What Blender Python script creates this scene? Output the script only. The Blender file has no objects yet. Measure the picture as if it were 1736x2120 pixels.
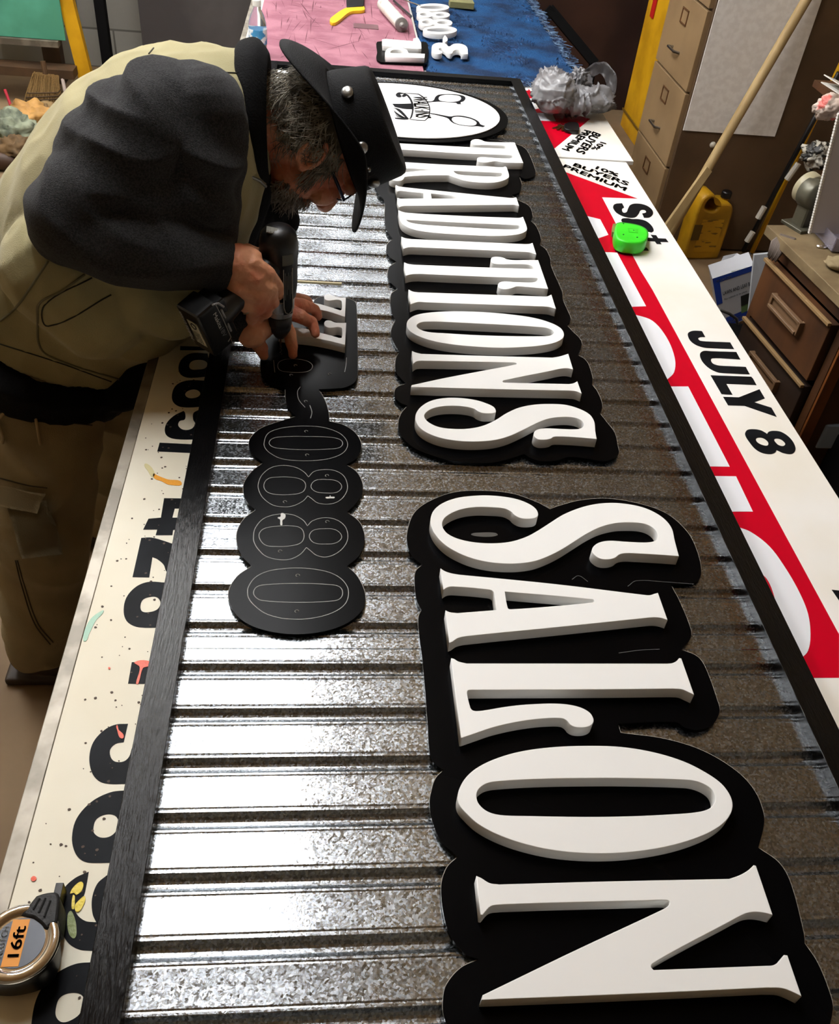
import bpy, bmesh, math, random
from mathutils import Vector, Matrix, noise
random.seed(7)
SC = bpy.context.scene
COL = SC.collection
PI = math.pi

# ------------------------------------------------------------------ camera, world, light
RC = Matrix(((0.99386493, -0.0686307, 0.08673139), (0.01863128, -0.66908868, -0.74294899), (0.1090201, 0.74000686, -0.6637051)))
FPX = 1850.0
CAM = Vector((0, 0, 1.83))
cd = bpy.data.cameras.new('camera'); cam = bpy.data.objects.new('camera', cd); COL.objects.link(cam)
cd.sensor_fit = 'HORIZONTAL'; cd.sensor_width = 36.0; cd.lens = 36.0 * FPX / 1736.0
cd.clip_start = 0.02; cd.clip_end = 60
mw = Matrix.Identity(4)
for i in range(3):
    mw[i][0] = RC[0][i]; mw[i][1] = -RC[1][i]; mw[i][2] = -RC[2][i]; mw[i][3] = CAM[i]
cam.matrix_world = mw
SC.camera = cam
w = bpy.data.worlds.new('world'); SC.world = w; w.use_nodes = True
w.node_tree.nodes['Background'].inputs[0].default_value = (0.75, 0.72, 0.65, 1)
w.node_tree.nodes['Background'].inputs[1].default_value = 0.075
SC.view_settings.view_transform = 'Standard'; SC.view_settings.look = 'None'
SC.view_settings.gamma = 1.0; SC.view_settings.exposure = 0.0
LAMP_STRENGTH = 105.0
LAMP_E = [21, 12, 3.2, 34, 8]
# fixtures: centre x, y of each ceiling light
FIXTURES = [(-0.42, 2.45, 2.0), (-0.45, 5.2, 1.9), (0.30, 7.1, 1.2), (-1.9, 3.9, 2.2)]   # x, y, length
CEIL = 3.65
LAMPZ = 3.30

def ray(px, py):
    v = Vector((px - 868.0, py - 1060.0, FPX))
    return RC.transposed() @ v
def P(px, py, z):
    d = ray(px, py); return CAM + d * ((z - CAM.z) / d.z)
def PY(px, py, y):
    d = ray(px, py); return CAM + d * (y / d.y)
def PX(px, py, x):
    d = ray(px, py); return CAM + d * (x / d.x)

# ------------------------------------------------------------------ materials
def lin(c):
    return tuple(((v / 12.92) if v <= 0.04045 else ((v + 0.055) / 1.055) ** 2.4) for v in c)
def hexc(h):
    h = h.lstrip('#'); return lin(tuple(int(h[i:i + 2], 16) / 255 for i in (0, 2, 4)))
MATS = {}
def mat(name, col, rough=0.6, metal=0.0, col2=None, nscale=8.0, ndet=4.0, nmix=(0.4, 0.6), bump=0.0, bscale=60.0,
        spec=0.5, trans=0.0, emit=None, estr=0.0, stretch=None, sheen=0.0, ior=1.45, coat=0.0, alpha=1.0):
    if name in MATS: return MATS[name]
    m = bpy.data.materials.new(name); m.use_nodes = True; MATS[name] = m
    nt = m.node_tree; b = nt.nodes['Principled BSDF']
    c = hexc(col)
    b.inputs['Base Color'].default_value = (*c, 1)
    b.inputs['Roughness'].default_value = rough; b.inputs['Metallic'].default_value = metal
    b.inputs['Specular IOR Level'].default_value = spec
    b.inputs['Transmission Weight'].default_value = trans; b.inputs['IOR'].default_value = ior
    b.inputs['Sheen Weight'].default_value = sheen; b.inputs['Coat Weight'].default_value = coat
    b.inputs['Alpha'].default_value = alpha
    if emit:
        b.inputs['Emission Color'].default_value = (*hexc(emit), 1); b.inputs['Emission Strength'].default_value = estr
    tc = nt.nodes.new('ShaderNodeTexCoord'); mp = nt.nodes.new('ShaderNodeMapping')
    nt.links.new(tc.outputs['Object'], mp.inputs[0])
    if stretch: mp.inputs['Scale'].default_value = stretch
    if col2:
        n = nt.nodes.new('ShaderNodeTexNoise'); n.inputs['Scale'].default_value = nscale; n.inputs['Detail'].default_value = ndet
        nt.links.new(mp.outputs[0], n.inputs['Vector'])
        r = nt.nodes.new('ShaderNodeValToRGB')
        r.color_ramp.elements[0].position = nmix[0]; r.color_ramp.elements[1].position = nmix[1]
        r.color_ramp.elements[0].color = (*c, 1); r.color_ramp.elements[1].color = (*hexc(col2), 1)
        nt.links.new(n.outputs['Fac'], r.inputs['Fac']); nt.links.new(r.outputs['Color'], b.inputs['Base Color'])
    if bump:
        n2 = nt.nodes.new('ShaderNodeTexNoise'); n2.inputs['Scale'].default_value = bscale; n2.inputs['Detail'].default_value = 5
        nt.links.new(mp.outputs[0], n2.inputs['Vector'])
        bp = nt.nodes.new('ShaderNodeBump'); bp.inputs['Strength'].default_value = bump; bp.inputs['Distance'].default_value = 0.004
        nt.links.new(n2.outputs['Fac'], bp.inputs['Height']); nt.links.new(bp.outputs[0], b.inputs['Normal'])
    return m

def galvanized():
    m = bpy.data.materials.new('galvanized_steel'); m.use_nodes = True
    nt = m.node_tree; b = nt.nodes['Principled BSDF']; L = nt.links.new
    tc = nt.nodes.new('ShaderNodeTexCoord')
    v = nt.nodes.new('ShaderNodeTexVoronoi'); v.inputs['Scale'].default_value = 400
    L(tc.outputs['Object'], v.inputs['Vector'])
    n = nt.nodes.new('ShaderNodeTexNoise'); n.inputs['Scale'].default_value = 420; n.inputs['Detail'].default_value = 3
    L(tc.outputs['Object'], n.inputs['Vector'])
    sep = nt.nodes.new('ShaderNodeSeparateColor'); L(v.outputs['Color'], sep.inputs[0])
    mr = nt.nodes.new('ShaderNodeMapRange'); mr.inputs[3].default_value = 0.10; mr.inputs[4].default_value = 0.34
    L(sep.outputs[0], mr.inputs[0]); L(mr.outputs[0], b.inputs['Roughness'])
    rp = nt.nodes.new('ShaderNodeValToRGB'); rp.color_ramp.elements[0].color = (*hexc('#aeb3b8'), 1); rp.color_ramp.elements[1].color = (*hexc('#dbe0e4'), 1)
    L(sep.outputs[1], rp.inputs[0]); L(rp.outputs[0], b.inputs['Base Color'])
    b.inputs['Metallic'].default_value = 1.0
    bp = nt.nodes.new('ShaderNodeBump'); bp.inputs['Strength'].default_value = 0.10; bp.inputs['Distance'].default_value = 0.0006
    ad = nt.nodes.new('ShaderNodeMath'); L(sep.outputs[2], ad.inputs[0]); L(n.outputs['Fac'], ad.inputs[1])
    L(ad.outputs[0], bp.inputs['Height']); L(bp.outputs[0], b.inputs['Normal'])
    return m
GALV = galvanized()
WHITE = mat('white_pvc', '#f1f1ee', 0.45)
BLACKB = mat('black_acm', '#040405', 0.25, spec=.05)
FRAMEP = mat('black_gloss_paint', '#030304', 0.22, bump=0.30, bscale=520, stretch=(1, .09, 1), spec=.24)
BOARDW = mat('old_white_board', '#f3efdd', 0.5, col2='#e9e2cb', nscale=3, spec=.3)
BOARDR = mat('white_board', '#f0efeb', 0.45, col2='#e8e3d6', nscale=2.5, spec=.3)
VBLACK = mat('black_vinyl', '#0c0d10', 0.4, col2='#15171b', nscale=12, spec=.06)
VRED = mat('red_vinyl', '#b8001e', 0.4, spec=.12)
BLACK = mat('matte_black', '#0a0a0b', 0.7, spec=.1)
PLASTIC = mat('black_plastic', '#0d0d0e', 0.38, bump=0.05, bscale=300)
CHROME = mat('chrome', '#e8e8ea', 0.08, 1.0)
STEEL = mat('steel', '#a9a9a8', 0.25, 1.0)
ALU = mat('aluminium_edge', '#a9a295', 0.5, 0.4, col2='#7d776c', nscale=14)
CONC = mat('concrete_floor', '#8a7355', 0.75, col2='#6c5840', nscale=2.2, ndet=8, nmix=(.3, .7), bump=0.25, bscale=18)

# ------------------------------------------------------------------ object helpers
def tag(o, label=None, cat=None, group=None, kind=None):
    if label: o['label'] = label
    if cat: o['category'] = cat
    if group: o['group'] = group
    if kind: o['kind'] = kind
    return o
def thing(name, label, cat, loc=(0, 0, 0), group=None):
    o = bpy.data.objects.new(name, None); COL.objects.link(o); o.location = loc; o.empty_display_size = 0.05
    return tag(o, label, cat, group)
def link(name, me, m, parent=None, smooth=False):
    o = bpy.data.objects.new(name, me); COL.objects.link(o)
    if m and not me.materials: me.materials.append(m)
    if smooth:
        me.polygons.foreach_set('use_smooth', [True] * len(me.polygons))
    if parent:
        o.parent = parent
        if parent.type == 'EMPTY': o.location = -Vector(parent.location)
    return o
def mk(name, bm, m, parent=None, smooth=False):
    me = bpy.data.meshes.new(name); bm.to_mesh(me); bm.free()
    return link(name, me, m, parent, smooth)
def root_mesh(o):      # put a top-level mesh's origin at its own base
    vs = [v.co for v in o.data.vertices]
    if not vs: return o
    c = Vector(((min(v.x for v in vs) + max(v.x for v in vs)) / 2, (min(v.y for v in vs) + max(v.y for v in vs)) / 2, min(v.z for v in vs)))
    o.data.transform(Matrix.Translation(-c)); o.location = c
    return o
def box(bm, c, s, M=None, bev=0.0):
    r = bmesh.ops.create_cube(bm, size=1.0)
    vs = r['verts']
    for v in vs: v.co = Vector((v.co.x * s[0], v.co.y * s[1], v.co.z * s[2]))
    if bev:
        es = list({e for v in vs for e in v.link_edges})
        rr = bmesh.ops.bevel(bm, geom=es, offset=bev, segments=3, affect='EDGES', profile=0.7)
        vs = list({v for f in rr['faces'] for v in f.verts} | {v for v in vs if v.is_valid})
    T = (M if M else Matrix.Identity(4))
    for v in vs: v.co = T @ (v.co + Vector(c)) if M is None else T @ (Vector(c) + v.co)
    return vs
def frame(o, x, z):    # matrix with origin o, x axis and z-ish axis
    x = Vector(x).normalized(); z = Vector(z); y = z.cross(x).normalized(); z = x.cross(y).normalized()
    M = Matrix.Identity(4)
    for i in range(3): M[i][0] = x[i]; M[i][1] = y[i]; M[i][2] = z[i]; M[i][3] = o[i]
    return M
def tube(bm, pts, rad, n=8, cap=True, ref=None, squash=1.0):
    pts = [Vector(p) for p in pts]
    if not hasattr(rad, '__len__'): rad = [rad] * len(pts)
    rings = []; ref = Vector(ref) if ref else None
    prev = None
    for i, p in enumerate(pts):
        t = (pts[min(i + 1, len(pts) - 1)] - pts[max(i - 1, 0)])
        if t.length < 1e-9: t = Vector((0, 0, 1))
        t.normalize()
        a = ref if ref is not None else (prev if prev is not None else (Vector((0, 0, 1)) if abs(t.z) < .9 else Vector((1, 0, 0))))
        u = (a - t * a.dot(t))
        if u.length < 1e-6: u = t.orthogonal()
        u.normalize(); v = t.cross(u); prev = u
        rings.append([bm.verts.new(p + (u * math.cos(2 * PI * k / n) + v * math.sin(2 * PI * k / n) * squash) * rad[i]) for k in range(n)])
    for a, b in zip(rings, rings[1:]):
        for k in range(n): bm.faces.new((a[k], a[(k + 1) % n], b[(k + 1) % n], b[k]))
    if cap:
        bm.faces.new(rings[0][::-1]); bm.faces.new(rings[-1])
def lathe(bm, prof, M=None, n=32):
    rings = []
    for r, z in prof:
        rings.append([bm.verts.new((M @ Vector((r * math.cos(2 * PI * k / n), r * math.sin(2 * PI * k / n), z))) if M else Vector((r * math.cos(2 * PI * k / n), r * math.sin(2 * PI * k / n), z))) for k in range(n)])
    for a, b in zip(rings, rings[1:]):
        for k in range(n): bm.faces.new((a[k], a[(k + 1) % n], b[(k + 1) % n], b[k]))
    bm.faces.new(rings[0][::-1]); bm.faces.new(rings[-1])
def T(p): return Matrix.Translation(Vector(p))
# smooth closed outline from points; a third entry marks a corner
def sm(pts, ox=0, oy=0, s=1.0, n=5, closed=True):
    q = [(ox + p[0] / s, oy + p[1] / s, len(p) > 2) for p in pts]
    N = len(q); out = []
    rng = range(N if closed else N - 1)
    for i in rng:
        a, b = q[i], q[(i + 1) % N]; pa, nb = q[(i - 1) % N], q[(i + 2) % N]
        L = math.hypot(b[0] - a[0], b[1] - a[1]) + 1e-9
        def unit(x, y):
            l = math.hypot(x, y) + 1e-9; return x / l * L, y / l * L
        ta = (b[0] - a[0], b[1] - a[1]) if (a[2] or (not closed and i == 0)) else unit(b[0] - pa[0], b[1] - pa[1])
        tb = (b[0] - a[0], b[1] - a[1]) if (b[2] or (not closed and i == N - 2)) else unit(nb[0] - a[0], nb[1] - a[1])
        k = 1 if (a[2] and b[2]) else n
        for j in range(k):
            t = j / k; h1 = 2 * t ** 3 - 3 * t ** 2 + 1; h2 = t ** 3 - 2 * t ** 2 + t; h3 = -2 * t ** 3 + 3 * t ** 2; h4 = t ** 3 - t ** 2
            out.append((h1 * a[0] + h2 * ta[0] + h3 * b[0] + h4 * tb[0], h1 * a[1] + h2 * ta[1] + h3 * b[1] + h4 * tb[1]))
    if not closed: out.append(q[-1][:2])
    return out
def conv(o):
    dg = bpy.context.evaluated_depsgraph_get(); dg.update()
    me = bpy.data.meshes.new_from_object(o.evaluated_get(dg)); return me
def slabmesh(name, loops, ztop, th, bev=0.0):
    cu = bpy.data.curves.new(name, 'CURVE'); cu.dimensions = '2D'; cu.fill_mode = 'BOTH'
    cu.extrude = max(th / 2 - bev, 0.00001); cu.bevel_depth = bev; cu.bevel_resolution = 1; cu.offset = -bev
    for lp in loops:
        sp = cu.splines.new('POLY'); sp.points.add(len(lp) - 1)
        for i, p in enumerate(lp): sp.points[i].co = (p[0], p[1], 0, 1)
        sp.use_cyclic_u = True
    o = bpy.data.objects.new(name, cu); COL.objects.link(o)
    me = conv(o); bpy.data.objects.remove(o); bpy.data.curves.remove(cu)
    me.transform(Matrix.Translation((0, 0, ztop - th / 2)))
    me.materials.clear()
    return me
def slab(name, pxloops, ztop, th, m, parent=None, bev=0.0):
    loops = [[tuple(P(x, y, ztop)[:2]) for x, y in lp] for lp in pxloops]
    me = slabmesh(name, loops, ztop, th, bev)
    o = link(name, me, m, parent)
    if parent is None: root_mesh(o)
    return o
def joinmesh(name, meshes):
    bm = bmesh.new()
    for me in meshes: bm.from_mesh(me)
    me = bpy.data.meshes.new(name); bm.to_mesh(me); bm.free(); return me
def decals(name, list_of_loops, z, m, parent, th=0.0004):
    mes = []
    for lps in list_of_loops:
        mes.append(slabmesh(name, [[tuple(P(x, y, z)[:2]) for x, y in lp] for lp in lps], z, th))
    return link(name, joinmesh(name, mes), m, parent)
def textmesh(s, width, height, M, bold=0.0, th=0.0003, shear=0.0):
    cu = bpy.data.curves.new('text', 'FONT'); cu.body = s; cu.size = 1.0; cu.offset = 0.0; cu.extrude = 0.0; cu.shear = shear
    o = bpy.data.objects.new('text', cu); COL.objects.link(o)
    me = conv(o); bpy.data.objects.remove(o); bpy.data.curves.remove(cu)
    if bold > .011:      # heavier face: the outline laid down again a little to each side
        bmt = bmesh.new(); bmt.from_mesh(me); g0 = bmt.verts[:] + bmt.edges[:] + bmt.faces[:]
        for dx, dy in ((bold, 0), (bold * 2, 0), (bold, bold * 1.2), (bold, -bold * .8)):
            r_ = bmesh.ops.duplicate(bmt, geom=g0)
            for v in r_['geom']:
                if isinstance(v, bmesh.types.BMVert): v.co += Vector((dx, dy, 0))
        bmt.to_mesh(me); bmt.free()
    xs = [v.co.x for v in me.vertices]; ys = [v.co.y for v in me.vertices]
    x0, x1, y1 = min(xs), max(xs), max(ys); y0 = min(ys)
    for v in me.vertices:
        v.co = M @ Vector(((v.co.x - x0) / (x1 - x0) * width, (v.co.y - y0) / (y1 - y0) * height, th))
    me.materials.clear()
    return me
def text_px(s, A, B, height, z, bold=0.02, shear=0.0, flip=False):
    a, b = P(*A, z), P(*B, z); x = (b - a)
    M = frame(a, x, (0, 0, 1))
    return textmesh(s, x.length, height, M, bold, 0.0004, shear)
# union of blobs by voxel remesh
def cap(bm, p0, r0, p1, r1, n=14):
    p0, p1 = Vector(p0), Vector(p1); d = p1 - p0; L = d.length; d = d.normalized() if L > 1e-6 else Vector((0, 0, 1))
    pts = []; rr = []
    for k in range(5):
        a = PI / 2 * (1 - k / 4.0); pts.append(p0 - d * r0 * math.sin(a)); rr.append(max(r0 * math.cos(a), 1e-4))
    for k in range(5):
        a = PI / 2 * (k / 4.0); pts.append(p1 + d * r1 * math.sin(a)); rr.append(max(r1 * math.cos(a), 1e-4))
    tube(bm, pts, rr, n)
def ell(bm, c, ax, n=20):
    r = bmesh.ops.create_uvsphere(bm, u_segments=n, v_segments=n // 2 + 2, radius=1.0)
    A = Matrix((ax[0], ax[1], ax[2])).transposed()
    if A.determinant() < 0: A = Matrix((ax[0], ax[1], -Vector(ax[2]))).transposed()
    for v in r['verts']: v.co = A @ v.co + Vector(c)
def ball(bm, c, r): ell(bm, c, (Vector((r, 0, 0)), Vector((0, r, 0)), Vector((0, 0, r))))
def blob(name, bm, m, parent, voxel=0.005, it=4, fac=0.5, disp=None):
    bmesh.ops.recalc_face_normals(bm, faces=bm.faces[:])
    me = bpy.data.meshes.new(name); bm.to_mesh(me); bm.free()
    o = bpy.data.objects.new(name, me); COL.objects.link(o)
    r = o.modifiers.new('r', 'REMESH'); r.mode = 'VOXEL'; r.voxel_size = voxel; r.use_smooth_shade = True
    s = o.modifiers.new('s', 'SMOOTH'); s.iterations = it; s.factor = fac
    me2 = conv(o); bpy.data.objects.remove(o); bpy.data.meshes.remove(me)
    if disp:
        me2.update()
        nr = [v.normal.copy() for v in me2.vertices]
        for v, nn in zip(me2.vertices, nr): v.co += nn * disp(v.co)
    me2.materials.clear()
    return link(name, me2, m, parent, True)
def struct(name, bm, m, smooth=False):
    return tag(root_mesh(mk(name, bm, m, None, smooth)), kind='structure')

def text_aff(s, A, B, C, z, bold=0.02):     # A, B baseline ends, C the top of the first letter (pixels of the photo, on plane z)
    a, b, c_ = P(*A, z), P(*B, z), P(*C, z)
    me = textmesh(s, 1.0, 1.0, Matrix.Identity(4), bold, 0.0)
    x, y = b - a, (c_ - a) * .86
    for v in me.vertices: v.co = a + x * v.co.x + y * v.co.y + Vector((0, 0, .0003))
    return me
# ================================================================== room
bm = bmesh.new(); box(bm, (0.2, 2.8, -0.05), (7.0, 11.3, 0.1)); struct('floor', bm, CONC)
CEILM = mat('ceiling_boards', '#d8b888', 0.8, col2='#c6a676', nscale=3)
bm = bmesh.new(); box(bm, (0.2, 2.8, CEIL + .05), (7.0, 11.3, 0.1)); struct('ceiling', bm, CEILM)
def block_wall():
    m = mat('concrete_block', '#8e8c82', 0.85, col2='#77746a', nscale=5, bump=.3, bscale=60)
    nt = m.node_tree; b = nt.nodes['Principled BSDF']
    br = nt.nodes.new('ShaderNodeTexBrick'); br.inputs['Scale'].default_value = 1.0
    br.inputs['Brick Width'].default_value = .40; br.inputs['Row Height'].default_value = .22; br.inputs['Mortar Size'].default_value = .006
    br.inputs['Color1'].default_value = (*hexc('#94928a'), 1); br.inputs['Color2'].default_value = (*hexc('#85827a'), 1); br.inputs['Mortar'].default_value = (*hexc('#5c5a52'), 1)
    tc = nt.nodes.new('ShaderNodeTexCoord'); mp = nt.nodes.new('ShaderNodeMapping'); mp.inputs['Rotation'].default_value = (PI / 2, 0, 0)
    nt.links.new(tc.outputs['Object'], mp.inputs[0]); nt.links.new(mp.outputs[0], br.inputs['Vector'])
    nt.links.new(br.outputs['Color'], b.inputs['Base Color'])
    return m
BLK = block_wall()
REDW = mat('dark_maroon_panel', '#35201a', 0.55, col2='#281611', nscale=3)
DARKW = mat('dim_plaster_wall', '#a89a82', 0.85, col2='#978a72', nscale=3)
bm = bmesh.new(); box(bm, (0.2, 8.45, CEIL / 2), (7.0, .1, CEIL)); struct('wall_back', bm, BLK)
bm = bmesh.new(); box(bm, (-2.13, 6.25, 1.5), (2.14, .12, 3.0)); struct('wall_corner', bm, BLK)
bm = bmesh.new(); box(bm, (-3.25, 2.85, CEIL / 2), (.1, 11.1, CEIL)); struct('wall_left', bm, DARKW)
bm = bmesh.new(); box(bm, (3.65, 2.85, CEIL / 2), (.1, 11.1, CEIL)); struct('wall_right', bm, DARKW)
bm = bmesh.new(); box(bm, (0.2, -2.75, CEIL / 2), (7.0, .1, CEIL)); struct('wall_front', bm, DARKW)

# ceiling lights
STR_ = [1.0, .70, .30, 1.1, .7]
LAMPM = mat('lamp_diffuser', '#ffffff', 0.5, emit='#fbfcff', estr=LAMP_STRENGTH)
LBODY = mat('white_enamel', '#dcdad4', 0.4)
for i, (fx, fy, fl_) in enumerate(FIXTURES):
    t = thing('ceiling_light', ['nearest fluorescent ceiling light above the sign', 'fluorescent ceiling light above the stooping man', 'fluorescent ceiling light over the far end of the table', 'fluorescent ceiling light over the aisle on the left', 'fluorescent ceiling light behind the camera'][i], 'light', (fx, fy, LAMPZ - .02), 'fluorescent ceiling lights')
    bm = bmesh.new(); box(bm, (fx, fy, LAMPZ + .055), (.52, fl_ + .03, .06), bev=.008); box(bm, (fx, fy - .4, (LAMPZ + .08 + CEIL) / 2), (.012, .012, CEIL - LAMPZ - .08)); box(bm, (fx, fy + .4, (LAMPZ + .08 + CEIL) / 2), (.012, .012, CEIL - LAMPZ - .08)); mk('housing', bm, LBODY, t)
    bm = bmesh.new()
    tube(bm, [(fx - .21, fy - fl_ / 2, LAMPZ), (fx - .21, fy + fl_ / 2, LAMPZ)], .019, 12)
    mk('lamp_tube', bm, mat('lamp_tube_%d' % i, '#ffffff', .5, emit='#fbfcff', estr=LAMP_STRENGTH * STR_[i]), t)
    bm = bmesh.new(); tube(bm, [(fx + .21, fy - fl_ / 2, LAMPZ), (fx + .21, fy + fl_ / 2, LAMPZ)], .019, 12)
    mk('lamp_tube', bm, mat('lamp_tube_%d' % i, '#ffffff', .5, emit='#fbfcff', estr=LAMP_STRENGTH * STR_[i]), t)
    ld = bpy.data.lights.new('lamp_light', 'AREA'); ld.shape = 'RECTANGLE'; ld.size = .44; ld.size_y = fl_
    ld.energy = LAMP_E[i]; ld.color = (.97, .985, 1.0)
    lo = bpy.data.objects.new('lamp_light', ld); COL.objects.link(lo); lo.parent = t; lo.location = (0, 0, -.012)

# ================================================================== work table
TZ = .85
t = thing('work_table', 'long work table carrying the sign, with worn plywood top edge', 'table', (.29, 2.7, 0))
PLY = mat('plywood', '#a58a62', 0.7, col2='#8c7350', nscale=6, stretch=(1, .2, 1))
bm = bmesh.new(); box(bm, (.29, 2.70, TZ - .012 - .022), (1.25, 5.1, .04)); mk('tabletop', bm, PLY, t)
for x in (-.24, .82):
    for y in (.4, 2.7, 5.0):
        bm = bmesh.new(); box(bm, (x, y, .398), (.09, .09, .796)); mk('leg', bm, PLY, t)
bm = bmesh.new()
for x in (-.24, .82): box(bm, (x, 2.7, .745), (.04, 4.5, .09))
mk('apron', bm, PLY, t)
# ---- old sign boards lying on the table
def board(name, label, x0, x1, y0, y1, m, z=TZ):
    bm = bmesh.new(); box(bm, ((x0 + x1) / 2, (y0 + y1) / 2, z - .007), (x1 - x0, y1 - y0, .012), bev=.001)
    o = mk(name, bm, m, None); tag(o, label, 'sign board'); return root_mesh(o)
def child_fix(ch, par):     # child mesh is in world coordinates, parent mesh has its own origin
    ch.parent = par; ch.location = -par.location
b_left = board('sign_board', 'cream old sign board with cut off black letters along the left table edge', -.322, .28, .16, 5.2, BOARDW)
b_near = board('sign_board', 'white old sign board with JULY 8 and Sat beside the sign', .282, .922, .16, P(1303, 336, TZ).y, BOARDR)
b_far = board('sign_board', 'white old sign board under the plastic bag and the keys', .345, .945, P(1303, 336, TZ).y + .002, 5.2, BOARDR, TZ + .004)
TZ2 = TZ + .004
bm = bmesh.new(); box(bm, (-.3325, 2.68, TZ - .010), (.019, 5.04, .016), bev=.002)
e = mk('edge_trim', bm, ALU, t)

F = (0, 700, 3.028); G = (0, 1300, 2.586); E_ = (1300, 380, 3.42); C3 = (1050, 0, 2.5306); J_ = (1400, 660, 6.677); K = (1150, 600, 2.355); H_ = (1080, 150, 5.106)
def S(f, *pts): return sm(pts, *f)
c = 1
LB = [
 [S(F, (1300, 96, c), (1200, 95), (1140, 130), (1118, 185), (1135, 230), (1190, 248), (1330, 236, c)), S(F, (1195, 150), (1245, 135), (1295, 150), (1290, 185), (1240, 197), (1190, 190))],
 [S(F, (1130, 50, c), (1300, 55, c), (1300, 76, c), (1128, 75, c))],
 [S(F, (1310, 268, c), (1180, 265), (1110, 290), (1080, 340), (1085, 400), (1140, 432), (1290, 428, c)), S(F, (1160, 350), (1190, 325), (1235, 325), (1255, 350), (1230, 372), (1180, 374))],
 [S(F, (1280, 450, c), (1240, 452, c), (1212, 470), (1210, 510), (1222, 535), (1200, 568), (1150, 574), (1118, 550), (1125, 520), (1158, 508), (1160, 470), (1150, 456, c), (1085, 490), (1038, 545), (1040, 605), (1100, 632), (1270, 634, c))],
 [S(F, (1000, 655, c), (1260, 668, c), (1250, 722, c), (985, 710, c))],
 [S(F, (1028, 1003, c), (1200, 1005, c), (1180, 1068, c), (1095, 1068, c), (1080, 1125, c), (1180, 1125, c), (1150, 1202, c), (1085, 1202, c), (1080, 1235, c), (975, 1235, c), (985, 1200, c), (897, 1200, c), (930, 1132, c), (1008, 1125, c))],
 [S(F, (885, 1252, c), (950, 1250), (1040, 1275), (1140, 1310, c), (1100, 1480, c), (1045, 1465), (1025, 1420), (985, 1385), (955, 1373, c), (935, 1500, c), (830, 1498, c))],
 [S(F, (1100, 1532, c), (1035, 1532), (930, 1528), (850, 1560), (790, 1630), (775, 1720), (800, 1780), (870, 1812), (1060, 1812, c)), S(F, (880, 1680), (895, 1640), (940, 1622), (985, 1625), (1005, 1660), (985, 1700), (930, 1718), (890, 1712))],
 [S(G, (705, 183, c), (860, 180, c), (850, 300, c), (685, 298, c))],
 [S(G, (685, 513, c), (662, 612, c), (620, 620), (590, 650), (592, 690), (615, 715), (660, 715), (690, 690), (705, 645, c), (780, 645, c), (760, 838, c), (670, 835), (590, 835), (530, 820), (490, 770), (478, 690), (500, 610), (560, 545), (620, 517))],
 [S(G, (760, 868, c), (670, 870), (590, 880), (490, 930), (410, 1020), (385, 1120), (400, 1200), (440, 1245), (500, 1258), (720, 1250, c)), S(G, (500, 1070), (515, 1025), (560, 1000), (610, 1002), (632, 1030), (625, 1080), (590, 1115), (540, 1122), (505, 1100))],
 [S(G, (475, 1305, c), (400, 1340), (340, 1400), (320, 1500), (325, 1600), (360, 1680), (420, 1720), (490, 1728, c), (560, 1728, c), (580, 1576, c), (505, 1575, c), (455, 1568), (410, 1530), (402, 1480), (445, 1440), (462, 1380))],
 [S(G, (660, 1320, c), (570, 1325, c), (520, 1370), (492, 1450), (495, 1530), (515, 1577, c), (640, 1577, c))],
 [S(G, (620, 1790, c), (490, 1790), (400, 1800), (300, 1850), (230, 1920), (190, 2000), (170, 2100), (165, 2200), (180, 2300), (240, 2350), (500, 2350, c)), S(G, (300, 2030), (320, 1980), (370, 1955), (430, 1960), (448, 1990), (430, 2060), (380, 2100), (330, 2110), (300, 2080))],
]
o = decals('lettering', LB, TZ - .0006, VBLACK, None, .0006); child_fix(o, b_left); o['label'] = 'cut off black vinyl letters'
def smear(name, col, loops, par, z=TZ - .0002):
    o = decals(name, [[l] for l in loops], z, mat('paint_' + col.strip('#'), col, .4, col2=col, bump=.3, bscale=200), None, .0006); child_fix(o, par); return o
smear('paint_smear', '#e8cf3c', [S(G, (440, 1360), (405, 1375), (375, 1420), (395, 1418), (410, 1428), (440, 1400)), S(G, (455, 1438), (425, 1455), (400, 1490), (412, 1520), (440, 1495)), S(G, (390, 1430), (383, 1500), (395, 1505), (400, 1435))], b_left, TZ + .0002)
smear('paint_smear', '#7d8a4e', [S(G, (360, 1560), (375, 1515), (395, 1540), (408, 1600), (400, 1660), (370, 1640))], b_left, TZ + .0002)
smear('paint_smear', '#9fc9b0', [S(F, (650, 1710), (600, 1770), (560, 1850), (530, 1900), (525, 1850), (560, 1770), (610, 1725))], b_left)
smear('paint_smear', '#f0a41e', [S(F, (960, 850), (985, 860), (1050, 885), (1140, 908), (1060, 918), (1010, 895), (970, 880))], b_left)
smear('paint_smear', '#e2d9a4', [S(F, (905, 790), (940, 800), (970, 850), (955, 870), (925, 830))], b_left)
smear('paint_smear', '#e2512a', [S(G, (720, 183), (800, 178), (792, 205), (765, 215), (740, 298), (728, 296), (748, 210)), S(G, (625, 520), (635, 545), (660, 570), (658, 590), (640, 585), (628, 550)), S(G, (165, 1340), (180, 1328), (195, 1338), (188, 1352), (172, 1354)), S(G, (580, 210), (590, 212), (588, 220), (580, 218))], b_left, TZ + .0002)
rs = random.Random(3)
loops = []
for k in range(150):
    x, y = rs.uniform(-.31, -.225), rs.uniform(.35, 1.5); r = rs.choice([.0007, .001, .0015, .002])
    loops.append([[(x + r * math.cos(a * PI / 3), y + r * math.sin(a * PI / 3) * rs.uniform(.6, 1.2)) for a in range(6)]])
SPK = mat('grime_specks', '#4a3a2e', .7)
mes = [slabmesh('speck', l, TZ - .0003, .0006) for l in loops]
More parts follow.
